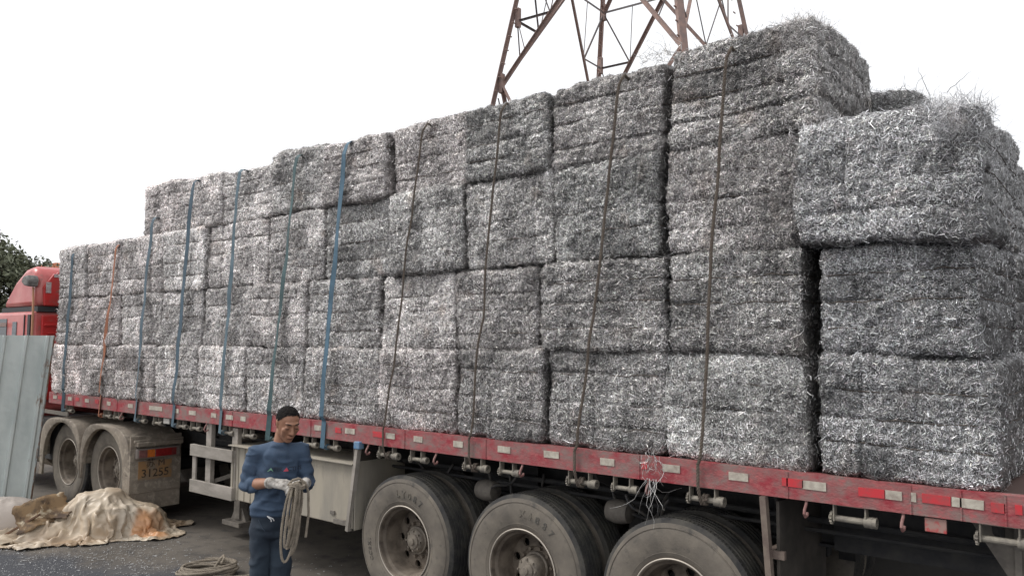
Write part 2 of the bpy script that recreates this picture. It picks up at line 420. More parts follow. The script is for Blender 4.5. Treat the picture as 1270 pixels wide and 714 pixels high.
# winches
def winch(x, big=False, parent=tr, y=.035, flap=None):
    t = MB(); L = .11 if not big else .15; r = .021 if not big else .024; zc = 1.242
    for s in (-1, 1):
        t.box((x+s*L*.55, y, 1.275), (.008, .05, .095))
    t.box((x, y, 1.317), (L*1.1, .05, .006))
    t.cyl((x-L*.75, y, zc), (x+L*.62, y, zc), r*.72, 12)
    o = t.build('winch', M_winch, parent, bevel=.002)
    t = MB()
    # ratchet wheel with teeth on the left
    n = 12; poly = []
    for k in range(n):
        a = 2*math.pi*k/n; poly.append((y+r*1.5*math.cos(a), zc+r*1.5*math.sin(a))); a += .35; poly.append((y+r*1.12*math.cos(a), zc+r*1.12*math.sin(a)))
    t.prism(poly, x-L*.55-.022, x-L*.55-.010, 'yz')
    t.build('ratchet_wheel', M_winch, o)
    t = MB(); e = x+L*.62
    t.lathe([(0, 0.0), (r*.6, .0), (r*.6, .042), (r*1.25, .042), (r*1.25, 0), (r*1.25, -.02), (0, -.02)], (e, y, zc), 'x', 18)
    for k in range(6):
        a = k*math.pi/3; t.cyl((e+.018, y+r*1.15*math.cos(a), zc+r*1.15*math.sin(a)), (e+.018, y+r*1.3*math.cos(a), zc+r*1.3*math.sin(a)), .006, 8)
    t.build('winch_head', M_winch, o, smooth=True)
    return o
wxs = [-11.4, -10.27, -9.99, -9.39, -9.0, -8.46, -8.17, -7.53, -7.15, -6.72, -6.15, -5.84, -5.09, -4.73, -4.11, -3.78, -3.14, -2.8, -2.23, -1.37, -.67]
for i, x in enumerate(wxs): winch(x, big=(x in (-1.37, -.67, -2.23, -3.14, -4.11, -5.09)))
for x in (-9.84, -7.91, -5.41+.1, -4.5, -3.63, -2.6, -1.6, -1.1):
    pts = [(x, .02, 1.325), (x, .012, 1.30), (x-.004, -.004, 1.272), (x-.004, -.012, 1.25), (x-.002, .0, 1.232), (x, .02, 1.235), (x, .03, 1.25)]
    MB().tube(pts, .0085, 8).build('rope_hook', mat('scuffed_red_hook', (.30, .17, .15), .6, .1, (.22, .1, .09), 30), tr, smooth=True)
MB().box((-.95, .02, 1.277), (.10, .012, .07)).build('side_marker_plate', mat('worn_marker', (.33, .2, .17), .6, 0, (.42, .06, .06), 25, (.45, .6)), tr, bevel=.003)
MB().box((-8.78, .03, 1.28), (.13, .02, .06)).build('side_marker_plate', mat('pale_marker', (.4, .38, .35), .6), tr, bevel=.003)

# wheels
def tyre_mesh(name, parent, c, s):
    # outer sidewall towards s*(-y); c = centre of the outer sidewall plane
    Rr = .545; w = .27
    P = [(.292, .028), (.305, .012), (.34, .002), (.40, -.008), (.455, -.008), (.492, .002), (.518, .014), (.533, .026)]
    mis = [1]*7
    tread = []; y = .034
    tread.append((Rr, y))
    for g in (.078, .117, .156, .195):
        tread += [(Rr+.001, g-.007), (Rr-.014, g-.004), (Rr-.014, g+.004), (Rr+.001, g+.007)]
    tread.append((Rr, w-.034))
    P2 = [(r_, w-o) for r_, o in P[::-1]]
    prof = P+tread+P2
    mis = [1]*6+[0]+[0]*(len(tread)+0)+[0]+[1]*6
    mis = mis+[1]*(len(prof)-1-len(mis))
    t = MB(); t.lathe([(r_, s*o) for r_, o in prof], c, 'y', 96, mis=mis)
    for rr, d in ((.488, -.003), (.335, .0005)):
        t.lathe([(rr, s*(d+.006)), (rr+.002, s*d), (rr+.005, s*d), (rr+.007, s*(d+.006))], c, 'y', 96, mi=1)
    # shoulder sipes
    for k in range(120):
        a = 2*math.pi*k/120
        for yy in (.05, .22):
            t.box((c[0]+(Rr-.002)*math.cos(a), c[1]+s*yy, c[2]+(Rr-.002)*math.sin(a)), (.012, .028, .006), rot=(0, -a, 0), mi=0)
    return t.build(name, [M_rubber, M_side], parent, smooth=True, angle=35)
def rim_mesh(name, parent, c, s, deep, hub, rot=0):
    # deep: offset of the disc from the sidewall plane
    t = MB()
    prof = [(.300, .030), (.304, .012), (.296, .004), (.287, .010), (.280, .040), (.262, .055), (.250, .10), (.246, max(deep-.03, .11)), (.238, deep)]
    t.lathe([(r_, s*o) for r_, o in prof], c, 'y', 72)
    n = 160; rs = [.238, .23, .222, .214, .206, .198, .19, .182, .174, .166, .158, .15, .14, .125, .11]
    base = len(t.v)
    for r_ in rs:
        dd = deep-.012*math.sin(min(1, (.238-r_)/.1)*math.pi*.5)+(.012 if r_ < .15 else 0)
        for k in range(n):
            a = 2*math.pi*k/n; t.v.append((c[0]+r_*math.cos(a), c[1]+s*dd, c[2]+r_*math.sin(a)))
    for i in range(len(rs)-1):
        for k in range(n):
            rm = (rs[i]+rs[i+1])/2; a = 2*math.pi*(k+.5)/n+rot
            kk = round(a/(math.pi/4)); da = (a-kk*math.pi/4)*rm
            if (rm-.192)**2+da**2 < .031**2: continue
            t.f.append((base+i*n+k, base+i*n+(k+1) % n, base+(i+1)*n+(k+1) % n, base+(i+1)*n+k)); t.m.append(0)
    # hole collars
    for k in range(8):
        a = k*math.pi/4-rot; hc = (c[0]+.192*math.cos(a), c[1]+s*(deep-.012), c[2]+.192*math.sin(a))
        t.lathe([(.031, -s*.002), (.034, 0), (.031, s*.02)], hc, 'y', 16)
    for k in range(10):
        a = k*math.pi/5+.1; t.cyl((c[0]+.138*math.cos(a), c[1]+s*(deep-.03), c[2]+.138*math.sin(a)), (c[0]+.138*math.cos(a), c[1]+s*(deep+.005), c[2]+.138*math.sin(a)), .014, 6)
    o = t.build(name, M_rim, parent, smooth=True, angle=35)
    t = MB(); t.lathe([(.3045, s*.010), (.3055, s*.004), (.300, s*.0005), (.2955, s*.0035)], c, 'y', 72); t.build('rim_edge', M_rimedge, parent, smooth=True)
    t = MB(); hp = hub
    prof = [(.112, deep+.01), (.112, deep-.03), (.098, deep-.035), (.092, hp+.03), (.078, hp+.015), (.062, hp+.012), (.058, hp), (.03, hp-.004), (.026, hp-.016), (.012, hp-.018), (0.0, hp-.018)]
    t.lathe([(r_, s*o) for r_, o in prof], c, 'y', 32)
    for k in range(8):
        a = k*math.pi/4; t.cyl((c[0]+.078*math.cos(a), c[1]+s*(hp+.004), c[2]+.078*math.sin(a)), (c[0]+.078*math.cos(a), c[1]+s*(hp+.03), c[2]+.078*math.sin(a)), .008, 6)
    t.build('hub', M_hub, parent, smooth=True)
    return o
def arc_text(parent, c, s, body, rad, a0, size, step):
    t = MB()
    for i, ch in enumerate(body):
        if ch == ' ': continue
        a = a0-i*step
        def fn(v, a=a):
            u = Vector((math.sin(a) if False else math.cos(a), 0, math.sin(a)))    # radial
            tg = Vector((math.sin(a), 0, -math.cos(a)))
            p = Vector(c)+u*(rad+v.y)+tg*v.x
            return (p.x, c[1]-s*(.0085+v.z), p.z)
        add_text(t, ch, size, fn, extrude=.003, bold=.001)
    t.build('sidewall_lettering', M_letter, parent)
def dual_wheel(x, z=.545, y0=.04, s=1, parent=tr, deep=.165, hub=.10, text=None, name='wheel', rot=0, inner=True):
    w = empty(name, (x, y0, z), parent)
    tyre_mesh('outer_tyre', w, (x, y0, z), s); rim_mesh('rim', w, (x, y0, z), s, deep, hub, rot)
    if inner: tyre_mesh('inner_tyre', w, (x, y0+s*.32, z), s)
    for tx in (text or []): arc_text(w, (x, y0, z), s, *tx)
    return w
wh1 = dual_wheel(-4.90, text=[('LY087', .40, R(98), .075, .17), ('CC0X1', .40, R(205), .045, .10)], hub=.11, deep=.19)
wh2 = dual_wheel(-3.66, text=[('X4B87', .415, R(88), .07, .17)], hub=.055, deep=.20, rot=.25)
wh3 = dual_wheel(-2.44, hub=.07, deep=.20, rot=.1)
for x in (-4.9, -3.66, -2.44): dual_wheel(x, y0=2.46, s=-1)
# mud flaps and their posts
def flap(x, lean, cap):
    t = MB(); t.box((x+.02, .42, .92), (.018, .78, .74)); t.build('mud_flap', mat('mud_flap_rubber', (.045, .038, .032), .85, 0, (.08, .068, .056), 6, (.4, .65)), tr)
    t = MB(); t.beam((x+lean, .0, 1.315), (x, .0, .56), .045, .035)
    if not cap:
        t.beam((x+lean*.5, .0, .99), (x+lean*.5+.02, .75, 1.0), .04, .05); t.beam((x+lean*.5+.01, .03, .99), (x+.06, .03, .99), .03, .045)
    t.build('mud_flap_post', M_guard if cap else mat('brown_post', (.13, .095, .08), .75, 0, (.19, .15, .12), 15), tr)
    if cap: MB().box((x+lean, .0, 1.30), (.075, .06, .065)).build('blue_cap', M_bluecap, tr, bevel=.008)
flap(-5.54, .12, True)
flap(-1.79, -.05, False)
t = MB(); t.box((-5.5, .45, .62), (.05, .8, .05)); t.build('mud_flap_bar', M_dirtysteel, tr)
t = MB(); t.prism([(-.86, 1.3), (-.52, 1.3), (-.62, .98), (-.66, .98)], .3, .32); t.box((-.63, .3, 1.08), (.03, .05, .45)); t.build('rear_bracket', M_dirtysteel, tr)

# tool box behind the man
t = MB(); t.box((-6.44, .30, .862), (1.90, .55, .55))
tb = t.build('tool_box', M_box, tr, bevel=.008)
t = MB(); t.box((-6.44, .012, 1.133), (1.94, .09, .012)); t.box((-5.475, .30, .86), (.012, .58, .58)); t.box((-5.51, -.005+.02, .86), (.03, .02, .56)); t.box((-7.385, .015, .86), (.03, .03, .56))
for x in (-7.30, -7.19, -7.08): t.box((x, .021, .86), (.006, .008, .54))
t.build('lid_edge', M_box, tb, bevel=.003)
t = MB(); t.box((-5.78, .018, .68), (.06, .014, .035)); t.box((-5.63, .012, .615), (.24, .02, .045)); t.build('latch', M_dirtysteel, tb, bevel=.003)
# side guard boards and hangers
t = MB()
t.box((-7.77, .0, 1.02), (.82, .035, .12)); t.build('side_guard_board', M_guard, tr, bevel=.004)
t = MB(); t.box((-7.76, .0, .645), (.82, .035, .13)); t.build('side_guard_board', M_guard, tr, bevel=.004)
t = MB(); t.box((-8.14, .022, .83), (.07, .02, .50)); t.box((-7.38, .022, .83), (.06, .02, .50)); t.build('side_guard_board', M_guard, tr, bevel=.004)
for x in (-7.90, -7.40):
    t = MB(); t.box((x, .06, 1.0 if x < -7.6 else .98), (.10, .05, .64)); t.build('guard_hanger', M_guard, tr, bevel=.004)
t = MB(); t.beam((-7.9, .1, .7), (-7.2, .7, 1.0), .04); t.beam((-7.4, .1, 1.2), (-7.4, .75, 1.2), .05); t.build('guard_brace', M_dirtysteel, tr)
# landing leg
for y in (.6, 1.9):
    t = MB(); t.box((-8.15, y, .98), (.14, .14, .75)); t.box((-8.15, y, .5), (.11, .11, .6)); ll = t.build('landing_leg', M_dirtysteel, tr, bevel=.004)
    t = MB(); t.box((-8.15, y, .16), (.34, .26, .05), taper=(1, 1)); t.prism([(-8.3, .18), (-8.0, .18), (-8.08, .32), (-8.22, .32)], y-.03, y+.03); t.build('foot', M_dirtysteel, ll, bevel=.005)
t = MB(); t.lathe([(0, -.45), (.15, -.43), (.18, -.36), (.18, .36), (.15, .43), (0, .45)], (-3.0+.0, 1.25, 1.1), 'x', 24); t.build('air_tank', M_dark, tr, smooth=True)
t = MB(); t.box((-9.0, 1.25, 1.26), (.12, 2.3, .12)); t.box((XL+.06, 1.25, 1.39), (.06, 2.36, .14)); t.box((-10.6, 1.25, 1.22), (1.6, 1.0, .03)); t.build('front_bolster', M_dark, tr)

# ------------------------------------------------------------------ truck tractor
tk = empty('truck_tractor', (-12.4, 1.25, 0))
tag(tk, 'dusty red truck tractor with sleeper cab hitched to the front of the trailer', 'truck')
M_red = mat('red_cab_paint', (.50, .018, .018), .38, 0, (.34, .035, .03), 4, (.4, .65), col3=(.25, .07, .055), scale3=14, con3=(.58, .70))
M_redpink = mat('sky_sheen_red_paint', (.48, .10, .095), .32, 0, (.58, .20, .18), 2.5, (.4, .65), col3=(.30, .13, .11), scale3=11, con3=(.58, .72))  # sky reflection on the cab side put into a paler red
M_glass = mat('cab_glass', (.02, .025, .03), .08)
M_blk = mat('black_trim', (.025, .026, .028), .6)
M_greyp = mat('grey_weathered_plastic', (.22, .25, .27), .6, 0, (.14, .15, .16), 20, (.4, .65))
# cab body (rear wall at x=-12.75)
t = MB(); cy0, cy1 = 0.02, 2.48
t.prism([(-12.76, 1.15), (-12.74, 2.0), (-12.76, 2.60), (-14.35, 2.60), (-14.75, 2.1), (-14.85, 1.0), (-14.85, .55), (-13.3, .55), (-13.2, 1.15)], cy0, cy1)
t.build('cab_body', M_redpink, tk, bevel=.05)
t = MB(); t.prism([(-12.74, 2.67), (-12.74, 3.05), (-12.80, 3.20), (-12.95, 3.27), (-13.2, 3.24), (-13.6, 3.06), (-13.95, 2.80), (-14.1, 2.67)], cy0+.03, cy1-.03)
t.build('roof_fairing', M_redpink, tk, bevel=.09, smooth=True)
MB().box((-13.44, 1.25, 2.635), (1.42, 2.36, .075)).build('roof_gutter', M_blk, tk)
# rear wall dressed panels
t = MB()
t.prism([(.14, 2.68), (2.3, 2.68), (2.36, 2.9), (2.2, 3.16), (1.9, 3.24), (.55, 3.24), (.26, 3.16), (.12, 2.95)], -12.74, -12.70, 'yz')
t.prism([(.12, 1.3), (2.36, 1.3), (2.36, 2.55), (.12, 2.55)], -12.735, -12.70, 'yz')
rw = t.build('rear_wall', M_red, tk, bevel=.02)
t = MB(); t.prism([(.35, 2.75), (1.2, 2.75), (1.2, 3.0), (.75, 3.08), (.5, 3.02), (.42, 2.95)], -12.70, -12.675, 'yz'); t.box((-12.69, 1.2, 2.4), (.03, 2.1, .035)); t.box((-12.69, 1.2, 2.28), (.02, 2.0, .02))
t.build('pressed_panel', M_red, rw, bevel=.012)
for (y, z, w, h) in ((.36, 3.13, .20, .05), (.19, 2.95, .07, .16)):
    MB().box((-12.693, y, z), (.008, w, h)).build('worn_sticker', mat('grey_sticker', (.42, .40, .38), .6, 0, (.3, .2, .2), 30), rw)
t = MB(); t.tube([(-12.64, .32, 2.02), (-12.60, .5, 2.1), (-12.6, .7, 2.06), (-12.6, .75, 1.6)], .055, 12); t.build('intake_duct', mat('bright_red_hose', (.62, .05, .03), .4), tk, smooth=True)
MB().box((-12.56, .52, 1.93), (.16, .34, .20)).build('intake_box', mat('orange_red_box', (.62, .10, .05), .5), tk, bevel=.015)
t = MB(); t.box((-12.66, .20, 1.86), (.05, .26, .34)); t.box((-12.625, .26, 1.86), (.02, .13, .2)); t.build('access_panel', mat('dirty_cream_panel', (.38, .33, .27), .7, 0, (.22, .16, .12), 15, (.45, .65)), tk, bevel=.01)
MB().lathe([(0, -.01), (.035, -.008), (.035, .008), (0, .01)], (-12.61, .30, 1.80), 'x', 16).build('round_cap', mat('white_plastic', (.6, .58, .54), .6), tk)
# grey angular extender and dark lump
t = MB(); t.prism([(.38, 3.0-.28), (.66, 2.62), (.8, 2.8), (.75, 3.0-.05), (.45, 2.97)], -12.64, -12.42, 'yz'); o = t.build('work_lamp', M_greyp, tk, bevel=.02)
t = MB(); t.tube([(-12.55, .55, 2.65), (-12.55, .52, 2.4), (-12.58, .5, 2.0)], .035, 8); t.box((-12.56, .5, 2.38), (.07, .09, .25)); t.build('lamp_bracket', M_greyp, tk, smooth=True)
bmx = MB(); bmx.prism([(-12.97, 3.03), (-12.9, 3.11), (-12.74, 3.12), (-12.68, 3.05), (-12.72, 2.95), (-12.86, 2.97)], -.09, .06)
o = bmx.build('loudspeaker_horn', mat('dark_scuffed_plastic', (.10, .095, .09), .7, 0, (.2, .19, .18), 25), tk, bevel=.025)
# side details: window, door frame, pillars
t = MB(); t.prism([(-13.75, 2.0), (-14.3, 2.0), (-14.15, 2.5), (-13.75, 2.5)], cy0-.008, cy0+.01); t.build('door_window', M_glass, tk)
t = MB(); t.prism([(-13.35, 1.5), (-13.55, 1.5), (-13.5, 2.45), (-13.35, 2.45)], cy0-.012, cy0+.01); t.build('side_vent', M_greyp, tk)
t = MB(); t.box((-12.86, cy0-.008, 2.0), (.09, .02, 1.1)); t.box((-13.05, cy0-.006, 2.0), (.02, .016, 1.1)); t.build('pillar_trim', M_blk, tk)
t = MB(); t.prism([(-12.745, 1.3), (-12.765, 1.3), (-12.775, 2.62), (-12.80, 2.95), (-12.785, 2.95), (-12.75, 2.7)], cy0-.012, cy0+.01); t.build('edge_strip', mat('orange_brown_strip', (.45, .22, .12), .6), tk)
t = MB(); t.prism([(-14.9, 2.38), (-13.75, 2.38), (-13.75, 2.44), (-14.9, 2.44)], cy0-.10, cy0-.01); t.build('window_visor', mat('pale_visor', (.5, .48, .44), .5), tk)
t = MB(); t.box((-13.0, -.06, 1.2), (.04, .04, .7)); t.cyl((-12.5, .12, 1.25), (-12.5, .12, 2.0), .02, 8); t.build('grab_rail', mat('rust_orange_rail', (.42, .2, .12), .7), tk)
# frame, fifth wheel
t = MB()
for y in (.85, 1.65): t.box((-11.7, y, .95), (4.9, .08, .26))
t.box((-10.9, 1.25, 1.13), (1.0, .9, .06)); t.box((-11.9, 1.25, .9), (.2, 1.6, .3)); t.box((-12.35, .4, .8), (.9, .6, .55))
t.build('chassis_frame', M_dark, tk)
t = MB(); t.box((-11.95, .0, 1.20), (1.2, .02, .05)); t.build('fender_bar', M_dirtysteel, tk)
# rear wheels
dual_wheel(-10.27, z=.56, y0=.07, parent=tk, deep=.16, hub=.10, name='drive_wheel')
dual_wheel(-11.47, z=.56, y0=.07, parent=tk, deep=.16, hub=.10, name='drive_wheel', rot=.3)
for x in (-10.27, -11.47): dual_wheel(x, z=.56, y0=2.43, s=-1, parent=tk, name='drive_wheel')
for x in (-10.27, -11.47): MB().cyl((x, .3, .56), (x, 2.2, .56), .09, 12).build('drive_axle', M_dark, tk)
dual_wheel(-14.2, z=.52, y0=.07, parent=tk, deep=.06, hub=-.02, name='front_wheel', inner=False)
dual_wheel(-14.2, z=.52, y0=2.43, s=-1, parent=tk, deep=.06, hub=-.02, name='front_wheel', inner=False)
# fenders: one arch over each drive wheel
def arch(xc, x_end_r, low_r, x_end_l, low_l, y0=-.03, y1=.60):
    t = MB(); outer = []; inner = []
    zc = .60; ro, ri = .655, .565
    n = 22
    for k in range(n+1):
        a = math.pi*k/n
        ca, sa = math.cos(a), math.sin(a)
        ex = .62
        sx = (abs(ca)**ex)*(1 if ca >= 0 else -1); sz = abs(sa)**ex
        outer.append((xc+(x_end_r-xc if sx > 0 else xc-x_end_l)*sx, zc+.545*sz)); inner.append((xc+ri*ca, zc+.47*sa*1.04))
    o0 = len(t.v)
    # front face (with the wheel opening), the roof sheet and inner lip
    rows = [[(p[0], y0, p[1]) for p in inner], [(p[0]*.35+q[0]*.65, y0-.012, p[1]*.35+q[1]*.65) for p, q in zip(inner, outer)], [(q[0], y0, q[1]) for q in outer], [(q[0], y1, q[1]) for q in outer]]
    rows = [[(p[0], y0+.05, p[1]) for p in inner]]+rows
    for row in rows: t.v += row
    for i in range(len(rows)-1):
        for k in range(n): t.f.append((o0+i*(n+1)+k, o0+i*(n+1)+k+1, o0+(i+1)*(n+1)+k+1, o0+(i+1)*(n+1)+k)); t.m.append(0)
    # side skirts below the arch
    t.prism([(xc+ri, zc+.01), (x_end_r, zc+.01), (x_end_r, low_r), (xc+ri+(.02 if low_r < .4 else .05), low_r)], y0, y0+.03)
    t.prism([(xc-ri, zc+.01), (x_end_l, zc+.01), (x_end_l, low_l), (xc-ri-.03, low_l)], y0, y0+.03)
    o = t.build('wheel_fender', M_fender, tk, smooth=True, angle=50, bevel=.006)
    return o
fr = arch(-10.25, -9.52, .22, -10.86, .42)
arch(-11.47, -10.88, .42, -12.16, .34)
t = MB(); t.box((-9.515, .285, .72), (.03, .63, .66)); t.box((-9.515, .285, .29), (.02, .63, .22)); t.box((-9.50, .285, .385), (.01, .63, .012))
t.box((-9.47, .30, .955), (.10, .56, .05)); t.box((-9.485, .30, .99), (.06, .60, .03))
fp = t.build('fender_rear_panel', M_fender, tk, bevel=.012)
t = MB(); t.box((-9.47, .29, .845), (.06, .545, .125)); tl = t.build('tail_lamp', mat('lamp_housing', (.2, .17, .15), .5), tk, bevel=.02)
for (y, w, cc, nm) in ((.095, .10, (.22, .10, .09), 'reverse_lens'), (.19, .09, (.62, .17, .03), 'indicator_lens'), (.345, .20, (.30, .02, .02), 'brake_lens'), (.475, .055, (.20, .03, .03), 'reflector_lens')):
    MB().box((-9.438, y, .845), (.012, w, .09)).build(nm, mat(nm, cc, .3, 0, tuple(v*.55 for v in cc), 20, (.4, .65)), tl, bevel=.004)
t = MB(); t.box((-9.497, .275, .64), (.006, .41, .22)); pl = t.build('painted_plate', mat('faded_orange_paint', (.30, .17, .075), .7, 0, (.21, .165, .12), 8, (.42, .6)), tk)
M_ink = mat('dark_stencil', (.05, .035, .025), .8, 0, (.16, .11, .07), 25, (.5, .7))
t = MB()
add_text(t, '31255', .135, lambda v: (-9.492+v.z, .275+v.x*1.02, .600+v.y), extrude=.0015, bold=.001)
add_text(t, '苏 M', .105, lambda v: (-9.492+v.z, .275+v.x*1.1, .715+v.y), extrude=.0015)
t.build('number_lettering', M_ink, pl)
t = MB(); t.lathe([(0, -.005), (.018, -.004), (.018, .004), (0, .005)], (-9.498, .05, .93), 'x', 12); t.build('bolt_hole', M_dark, tk)
t = MB(); t.lathe([(.0, -.28), (.26, -.28), (.28, -.2), (.28, .2), (.26, .28), (0, .28)], (-12.8, .42, .62), 'x', 24); t.build('fuel_tank', M_fender, tk, smooth=True)
# ------------------------------------------------------------------ bales of shredded metal
def swarf_material():
    M = bpy.data.materials.new('shredded_aluminium'); M.use_nodes = True; nt = M.node_tree; b = nt.nodes["Principled BSDF"]
    at = nt.nodes.new("ShaderNodeAttribute"); at.attribute_name = 'Col'
    oi = nt.nodes.new("ShaderNodeObjectInfo")
    tc = nt.nodes.new("ShaderNodeTexCoord")
    def mix(mode, fac, a, c):
        n = nt.nodes.new("ShaderNodeMix"); n.data_type = 'RGBA'; n.blend_type = mode
        for i, v in ((0, fac), (6, a), (7, c)):
            if hasattr(v, 'node'): nt.links.new(v, n.inputs[i])
            else: n.inputs[i].default_value = v
        return n.outputs[2]
    ns = nt.nodes.new("ShaderNodeTexNoise"); ns.noise_dimensions = '4D'; ns.inputs['Scale'].default_value = 3.2; ns.inputs['Detail'].default_value = 4
    rn = nt.nodes.new("ShaderNodeMath"); rn.operation = 'MULTIPLY'; rn.inputs[1].default_value = 40
    nt.links.new(oi.outputs['Random'], rn.inputs[0]); nt.links.new(rn.outputs[0], ns.inputs['W']); nt.links.new(tc.outputs['Object'], ns.inputs['Vector'])
    mr = nt.nodes.new("ShaderNodeMapRange"); nt.links.new(ns.outputs[0], mr.inputs[0])
    for i, v in enumerate((.36, .66, .60, 1.20)): mr.inputs[i+1].default_value = v
    c = mix('MULTIPLY', 1.0, at.outputs['Color'], oi.outputs['Color'])
    c = mix('MULTIPLY', 1.0, c, mr.outputs[0])
    # scattered brownish, rusty shreds
    n2 = nt.nodes.new("ShaderNodeTexNoise"); n2.inputs['Scale'].default_value = 5; n2.inputs['Detail'].default_value = 3; n2.noise_dimensions = '4D'
    nt.links.new(rn.outputs[0], n2.inputs['W']); nt.links.new(tc.outputs['Object'], n2.inputs['Vector'])
    m2 = nt.nodes.new("ShaderNodeMapRange"); nt.links.new(n2.outputs[0], m2.inputs[0])
    for i, v in enumerate((.60, .74, 0, .45)): m2.inputs[i+1].default_value = v
    c = mix('MULTIPLY', m2.outputs[0], c, (.95, .80, .70, 1))
    n3 = nt.nodes.new("ShaderNodeTexNoise"); n3.inputs['Scale'].default_value = 95; n3.inputs['Detail'].default_value = 3; n3.inputs['Roughness'].default_value = .7
    nt.links.new(tc.outputs['Object'], n3.inputs['Vector'])
    m3 = nt.nodes.new("ShaderNodeMapRange"); nt.links.new(n3.outputs[0], m3.inputs[0])
    for i, v in enumerate((.35, .68, .45, 1.75)): m3.inputs[i+1].default_value = v
    c = mix('MULTIPLY', 1.0, c, m3.outputs[0])
    nt.links.new(c, b.inputs['Base Color'])
    b.inputs['Metallic'].default_value = .35; b.inputs['Roughness'].default_value = .42
    return M
M_swarf = swarf_material()
M_wire = mat('rusty_baling_wire', (.07, .06, .055), .7, .3, (.13, .10, .08), 30)

def box_surface(L, Wd, Ht, step, r):
    # quads over a rounded box, returns verts, faces, normals, face ids
    V = []; Fc = []; N = []; Id = []; o = 0
    half = np.array([L, Wd, Ht])/2
    for ax in range(3):
        a, c = [i for i in range(3) if i != ax]
        na = int(round(2*half[a]/step)); nc = int(round(2*half[c]/step))
        for sgn in (-1, 1):
            ga, gc = np.meshgrid(np.linspace(-half[a], half[a], na+1), np.linspace(-half[c], half[c], nc+1), indexing='ij')
            P = np.zeros((ga.size, 3)); P[:, a] = ga.ravel(); P[:, c] = gc.ravel(); P[:, ax] = sgn*half[ax]
            q = np.clip(P, -(half-r), half-r); d = P-q; n = d/np.linalg.norm(d, axis=1)[:, None]
            V.append(q+n*r); N.append(n)
            I = np.arange(ga.size).reshape(na+1, nc+1)+o
            f = np.stack([I[:-1, :-1], I[1:, :-1], I[1:, 1:], I[:-1, 1:]], -1).reshape(-1, 4)
            flip = (sgn > 0) ^ (ax == 1)
            if not flip: f = f[:, ::-1]
            Fc.append(f); Id += [(ax, sgn)]*len(f); o += ga.size
    return np.concatenate(V), np.concatenate(Fc), np.concatenate(N), Id

